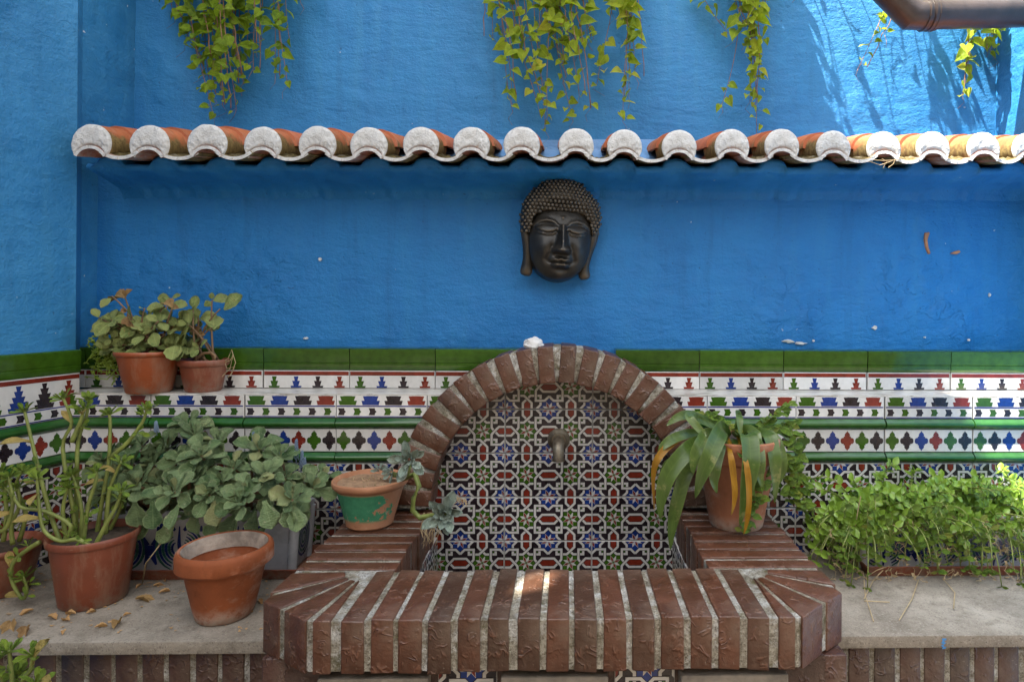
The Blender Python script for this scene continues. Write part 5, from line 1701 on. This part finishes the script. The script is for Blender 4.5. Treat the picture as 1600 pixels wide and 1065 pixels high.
# silvery rosettes growing over the side of the green pot
def echeveria():
    rg = random.Random(51)
    t = thing('rosette_succulent', 'pair of silvery succulent rosettes spilling from the green painted pot', 'plant', (-.52, -.27, ZB+.125))
    mb = MB()
    def chain(pts, r_):
        P_ = [at(x, y, Y) for x, y, Y in pts]
        mb.tube([p-t.location for p in P_], r_, 8)
    zx = lambda X, Y, y_: (500+X/2.661, 500+Y/2.661, y_)
    chain([zx(300,640,-.25), zx(350,650,-.32), zx(360,640,-.38), zx(370,600,-.40)], .0075)
    chain([zx(345,660,-.30), zx(395,640,-.36), zx(412,690,-.38), zx(388,740,-.38), zx(385,790,-.38), zx(415,820,-.38), zx(470,812,-.40), zx(520,805,-.42)], .0072)
    mb.build('stem', M['stemg'], t, smooth=True)
    c1 = at(*zx(370,578,-.415)); c2 = at(*zx(522,806,-.43)); c3 = at(*zx(245,620,-.27))
    rosette(t, c1, Vector((.05, -1, .25)), 20, .056, 'ech', rg, tilt=(.25, 1.42), inner=.35)
    rosette(t, c2, Vector((.1, -1, .2)), 22, .062, 'ech', rg, tilt=(.25, 1.42), inner=.35)
    rosette(t, c3, Vector((0, -.5, 1)), 12, .022, 'ech', rg, tilt=(.25, 1.3))
    rosette(t, at(*zx(290,630,-.27)), Vector((-.6, -.8, .2)), 8, .04, 'ech', rg, tilt=(.4, 1.3))
    # little dry sprigs on the soil
    mb = MB()
    for k in range(26):
        a, r_ = rg.uniform(0, 6.28), rg.uniform(0, .075)
        q = Vector((-.560+r_*math.cos(a), -.262+r_*math.sin(a), ZB+.121)); d = Vector((rg.uniform(-.5, .5), rg.uniform(-.5, .5), 1))*rg.uniform(.006, .016)
        mb.tube([q-t.location, q+d-t.location], [.0009, .0012], 4)
    for k in range(16):
        q = at(*zx(rg.uniform(560, 615), rg.uniform(740, 765), -.40)); mb.tube([q-t.location, q+rv(rg, .006)-t.location, q+rv(rg, .008)-t.location], [.001, .0016, .001], 4)
    mb.tube([at(*zx(530,760,-.42))-t.location, at(*zx(565,735,-.41))-t.location, at(*zx(612,752,-.40))-t.location], .001, 4)
    mb.build('dry_sprigs', M['straw'], t, kind='stuff')
    # dead roots hanging into the basin below the second rosette
    mb = MB()
    for k in range(16):
        x = rg.uniform(430, 500)
        mb.tube([at(*zx(x, 800, -.34))-t.location, at(*zx(x+rg.uniform(-20, 20), 870, -.33))-t.location, at(*zx(x+rg.uniform(-30, 30), 900+rg.uniform(0, 50), -.34))-t.location], [.0012, .0010, .0006], 4)
    mb.build('dry_roots', M['straw'], t, kind='stuff')
echeveria()

# strap leafed plant in the right clay pot
def strap_plant():
    rg = random.Random(61)
    t = thing('strap_leaf_plant', 'plant with long arching strap leaves, some yellowed, in the tall clay pot', 'plant', (.497, -.274, ZB+.24))
    zx = lambda X, Y: (840+X/2.662, 500+Y/2.662)
    def strap(pts, w_, mat, fold=.25):
        """pts: (zoomX, zoomY, Y) control points from base to tip"""
        P_ = [at(*zx(X, Y), yy) for X, Y, yy in pts]
        Q = []; n = len(P_)
        for i in range(n-1):
            p0, p1, p2, p3 = P_[max(0, i-1)], P_[i], P_[i+1], P_[min(n-1, i+2)]
            for k in range(6):
                s = k/6
                Q.append(.5*((2*p1)+(p2-p0)*s+(2*p0-5*p1+4*p2-p3)*s*s+(3*p1-p0-3*p2+p3)*s**3))
        Q.append(P_[-1]); N = len(Q); W = w_*.98/2/2.662*(1.85/1000)
        vs_ = []; A = (-1, -.6, 0, .6, 1)
        org = Q[0].copy()
        for i, q in enumerate(Q):
            f = i/(N-1)
            d = (Q[min(N-1, i+1)]-Q[max(0, i-1)]).normalized()
            nn = Vector((.1, -1, .45)); nn = (nn-d*nn.dot(d)).normalized(); sd_ = d.cross(nn).normalized()
            ww = W*(min(1, .55+f*1.2))*(1-max(0, (f-.55)/.45)**1.9)
            for a in A:
                vs_.append(q+sd_*a*ww - nn*fold*(1-abs(a))*ww + nn*.0015*math.sin(f*22+a)-org)
        fs_ = [(i*5+j, i*5+j+1, (i+1)*5+j+1, (i+1)*5+j) for i in range(N-1) for j in range(4)]
        m_ = MB(); m_.add(vs_, fs_)
        lo = m_.build('leaf', mat, t, org-t.location, smooth=True)
        lo.data.attributes.new('edge', 'FLOAT', 'POINT').data.foreach_set('value', [abs(a) for _ in Q for a in A])
    G_, Y_ = M['strapleaf'], M['strapyellow']
    B = (810, 480, -.27)
    for pts, w_, m_ in (
        ([(800,490,-.28),(775,445,-.36),(740,510,-.44),(690,630,-.46),(655,740,-.45)], 66, G_),
        ([(790,490,-.28),(720,470,-.36),(690,500,-.42),(655,570,-.44),(645,640,-.44)], 56, G_),
        ([(780,490,-.28),(690,500,-.36),(620,545,-.42),(545,640,-.44),(515,740,-.44),(510,830,-.43)], 66, G_),
        ([(770,500,-.28),(680,540,-.34),(625,620,-.38),(585,740,-.40),(560,860,-.40),(552,955,-.40)], 56, G_),
        ([(790,480,-.28),(680,470,-.32),(590,490,-.36),(510,560,-.40),(482,640,-.40),(485,790,-.39)], 30, Y_),
        ([(790,485,-.28),(660,468,-.33),(580,485,-.37),(525,520,-.39),(500,560,-.39)], 40, G_),
        ([(800,480,-.28),(720,430,-.30),(640,395,-.33),(580,405,-.35),(535,440,-.36)], 40, G_),
        ([(800,480,-.28),(690,420,-.32),(650,400,-.35),(630,402,-.37),(690,470,-.39),(705,475,-.39)], 36, G_),
        ([(820,480,-.27),(835,430,-.30),(836,385,-.33),(842,430,-.37),(845,505,-.38)], 32, G_),
        ([(820,480,-.27),(850,470,-.34),(880,480,-.39),(888,580,-.43),(868,720,-.43),(840,855,-.42)], 74, G_),
        ([(830,480,-.27),(870,455,-.30),(905,470,-.34),(930,520,-.37)], 50, G_),
        ([(840,480,-.27),(920,465,-.30),(965,480,-.35),(985,560,-.38),(992,660,-.38),(985,760,-.37)], 56, G_),
        ([(840,480,-.27),(960,450,-.24),(1040,480,-.24),(1080,540,-.26),(1090,640,-.26),(1075,690,-.26)], 36, G_),
        ([(830,490,-.27),(960,470,-.30),(1010,540,-.33),(1020,620,-.34),(1005,680,-.34)], 44, G_),
        ([(800,490,-.28),(770,500,-.37),(745,580,-.42),(735,660,-.43),(745,720,-.43)], 50, G_),
        ([(830,490,-.27),(900,480,-.34),(925,560,-.40),(925,640,-.41),(935,700,-.41)], 46, G_),
        ([(800,490,-.28),(800,540,-.40),(815,640,-.42),(820,740,-.42),(805,810,-.42)], 26, Y_),
        ([(800,490,-.28),(840,520,-.36),(860,560,-.40),(880,540,-.41)], 50, G_),
        ([(830,480,-.30),(860,560,-.42),(880,700,-.44),(872,830,-.43),(856,890,-.42)], 24, Y_),
        ([(760,500,-.28),(600,560,-.30),(530,600,-.32),(515,680,-.32)], 20, G_),
        ): strap(pts, w_, m_)
    # small leafed creeper hanging over the right side
    mb = MB()
    for pts in ([(900,520),(945,560),(945,620),(940,700),(920,760),(880,830),(840,880)], [(960,510),(1010,560),(1045,620),(1060,700),(1090,760),(1110,800)], [(905,480),(930,440),(980,400),(1030,360),(1060,345)], [(940,490),(1000,450),(1050,440),(1075,430)], [(860,470),(800,440),(740,420),(700,390),(650,380)], [(1000,520),(1060,520),(1090,560),(1075,620),(1040,700),(1050,760)],[(1060,640),(1090,690),(1110,740),(1118,800)],[(890,600),(900,680),(905,740),(870,800)],[(1030,480),(1060,470),(1080,490)],[(1020,560),(1050,600),(1085,640),(1110,690)]):
        Y0 = -.36 if pts[0][0] < 960 and pts[-1][1] > 500 else -.27
        P_ = [at(*zx(*q), Y0+rg.uniform(-.015, .015)) for q in pts]
        mb.tube([p-t.location for p in P_], .0016, 5)
        for a, b in zip(P_, P_[1:]):
            for k in range(3):
                q = a+(b-a)*(k/3+rg.uniform(0, .2))
                for sg in (-1, 1):
                    d = Vector((sg*rg.uniform(.3, 1), rg.uniform(-.7, 0), rg.uniform(-.4, .8)))
                    put_leaf(t, q, d, Vector((rg.uniform(-.4, .4), -.8, .6)), rg.uniform(.018, .034), 'trail', rg, 'creeper_leaf')
    mb.build('creeper_stem', M['stemg'], t, smooth=True)
strap_plant()

# trailing plant in the right trough
def trailing():
    rg = random.Random(71)
    t = thing('trailing_plant', 'bright green trailing plant spilling over the right painted trough', 'plant', (1.18, -.2, .81))
    st = MB(); dry = MB(); extra = MB()
    big = 0
    tops = []
    for k in range(215):
        px = rg.uniform(1255, 1640)
        f = (px-1255)/345
        topy = 832 - 70*math.sin(min(1, f*1.6+.12)*math.pi/2) + rg.uniform(-8, 90)
        if px < 1330: topy = max(topy, 780-(px-1255)*.3)
        tops.append((px, topy, rg.uniform(-.36, -.13), 1))
    for k in range(95):
        px = rg.uniform(1265, 1640); tops.append((px, rg.uniform(795, 892)+(12 if px > 1500 else 0), rg.uniform(-.42, -.31), -1))
    for px, py in ((1400,728),(1375,745),(1455,745),(1330,752),(1300,775),(1520,745),(1560,735),(1590,750),(1480,760),(1430,735)):
        tops.append((px, py, rg.uniform(-.25, -.15), 1))
    for px, py in ((1268,748),(1256,770),(1262,800),(1275,820),(1300,850),(1320,905),(1330,925),(1565,938),(1595,950),(1438,880),(1465,892),(1515,885),(1355,940)):
        tops.append((px, py, rg.uniform(-.44, -.36) if py > 860 else -.26, -1))
    tops.sort(key=lambda q: q[2])
    n_leaf = 0
    for px, py, Y, up_ in tops:
        p = at(px, py, Y)
        if p.z < .675: p.z = .675
        b = Vector((min(1.49, max(.885, p.x+rg.uniform(-.10, .10))), -.20+rg.uniform(-.05, .04), .805))
        hi = max(b.z, p.z)+(.02 if up_ > 0 else .045)
        mid = Vector(((b.x+p.x)/2, (b.y+p.y)/2-.02*(up_ < 0), hi))
        if up_ < 0: mid = Vector((b.x+(p.x-b.x)*.7, min(-.33, p.y+.02), hi+.015))
        Q = bez(b, mid, p, 9)
        st.tube([q-t.location for q in Q], [.0028-.00015*i for i in range(10)], 5)
        dirv = (Q[-1]-Q[-2]).normalized()
        for i in range(3, 10):
            if up_ < 0 and i < 9 and rg.random() < .35: continue
            T = (Q[i]-Q[i-1]).normalized(); s1 = T.orthogonal().normalized(); s2 = T.cross(s1)
            a = i*1.57+rg.uniform(-.4, .4)
            for sg in (0, math.pi):
                o_ = s1*math.cos(a+sg)+s2*math.sin(a+sg)
                d = o_+T*.45+Vector((0, -.15, .15))
                size = rg.uniform(.016, .031)*(.75 if i == 9 else 1)
                nn = T*.9+Vector((0, -.5, .7))
                if n_leaf < 300 and (i > 5):
                    put_leaf(t, Q[i], d, nn, size, 'trail', rg); n_leaf += 1
                else:
                    me = rg.choice(LM['trail']); mt = lmat(Q[i]-t.location, d, nn, size, rg.uniform(-.3, .3))
                    h_ = len(me.vertices)//2
                    extra.add([mt @ v.co for v in list(me.vertices)[:h_]], [tuple(pg.vertices) for pg in me.polygons if max(pg.vertices) < h_])
        if up_ > 0: rosette(t, p, dirv+Vector((0, -.2, .4)), 4, .026, 'trail', rg) if n_leaf < 280 else None
        if up_ > 0: n_leaf += 4
    st.build('stem', M['stemg'], t, smooth=True)
    o = extra.build('leaves', M['trail'], t, smooth=True, kind='stuff')
    # dry brown tangles under the foliage
    for k in range(210):
        px, py = rg.uniform(1290, 1640), rg.uniform(805, 905)
        p = at(px, py, rg.uniform(-.34, -.28))
        if p.z < .672: p.z = .672
        q = [p]
        for i in range(4): q.append(q[-1]+Vector((rg.uniform(-.015, .015), rg.uniform(-.01, .008), rg.uniform(-.018, .010))))
        for a in q: a.z = max(a.z, .669)
        dry.tube([a-t.location for a in q], .0009, 4, cap=False)
        if rg.random() < .8:
            for _ in range(4):
                c = q[rg.randrange(5)]-t.location; e = [c+rv(rg, .007) for _ in range(3)]
                dry.add(e, [(0, 1, 2)])
    for pts in (((1350,935),(1365,905),(1380,890)),((1365,970),(1352,930),(1350,905)),((1405,968),(1425,935),(1435,905)),((1490,950),(1492,925),(1475,905),(1478,895)),((1330,865),(1340,800),(1345,775)),((1355,900),(1370,890),(1385,885)),((1350,938),(1390,940))):
        P_ = [atz(x, y, .672) if y > 900 else at(x, y, -.34) for x, y in pts]
        dry.tube([p-t.location for p in P_], .0013, 4)
    dry.build('dry_tangle', M['straw'], t, kind='stuff')
trailing()

# fallen leaves on the left ledge, on the basin and the roof
rg = random.Random(81)
def fallen(px, py, sz, label, kind='dry', Z=.6675, pick=None):
    p = atz(px, py, Z)
    me = rg.choice(LM[kind])
    a = rg.uniform(0, 6.28)
    o = link('dry_leaf', me, None, mat=lmat(p+Vector((0, 0, .004)), Vector((math.cos(a), math.sin(a), 0)), Vector((rg.uniform(-.2, .2), rg.uniform(-.2, .2), 1)), sz))
    tag(o, label, 'leaf', 'dry leaves fallen on the ledge')
SMALL = 'small curled dry leaf lying among the pots on the left stone ledge'
fallen(18, 973, .06, 'long brown dry leaf at the far left end of the ledge')
fallen(42, 981, .048, 'broad curled dry leaf beside the long one near the ledge front')
fallen(212, 938, .05, 'long pale dry leaf on the ledge between the brown pot and the clay pot')
fallen(178, 984, .045, 'slim dry leaf near the ledge front edge left of the clay pot')
gl0 = [(75,962),(98,985),(108,969),(148,980),(395,955),(404,936),(240,915),(258,908),(52,952),(135,958),(205,958),(248,926),(180,925),(222,912),(118,958),(270,900)]
gl = MB()
for k in range(260):
    p = atz(rg.uniform(0, 430), rg.uniform(890, 990) if rg.random() < .5 else rg.uniform(890, 930), .6668)
    if p.x > XL-.02 or p.y < -.62: continue
    s_ = rg.uniform(.002, .006); a = rg.uniform(0, 6)
    gl.add([p+Vector((s_*math.cos(a+q), s_*math.sin(a+q), rg.uniform(.0004, .003))) for q in (0, 1.9, 3.4)], [(0, 1, 2)])
for px, py in gl0:
    me = rg.choice(LM['dry']); mt = lmat(atz(px, py, .6705), Vector((rg.uniform(-1, 1), rg.uniform(-1, 1), 0)), Vector((rg.uniform(-.3, .3), 0, 1)), rg.uniform(.014, .03))
    gl.add([mt @ v.co for v in me.vertices], [tuple(pg.vertices) for pg in me.polygons])
o = gl.build('leaf_litter', M['brownleaf'], None, kind='stuff'); o['label'] = 'crumbs of dry leaf scattered on the left ledge'; o['category'] = 'litter'
# thin dry stem leaning from the trough to the ledge
mb = MB(); a = [at(266, 820, -.32), at(250, 850, -.36), at(228, 880, -.40), atz(222, 912, .670)]
mb.tube(a, [.002, .0022, .002, .0018], 6)
mb.build('dry_stem', M['straw'], greyp, -greyp.location, smooth=True)
# wisps of dry fibre caught under the coping
mb = MB()
for q in (((1358,252),(1375,258),(1390,253),(1402,248)), ((1380,262),(1386,252),(1378,248)), ((1388,262),(1396,256),(1400,246)), ((1365,250),(1380,251),(1404,250))):
    mb.tube([at(x, y, -.19) for x, y in q], .0008, 4)
tag(mb.build('dry_wisp', M['straw'], None), 'pale wisp of dry fibre caught under the roof tiles', 'fibre')
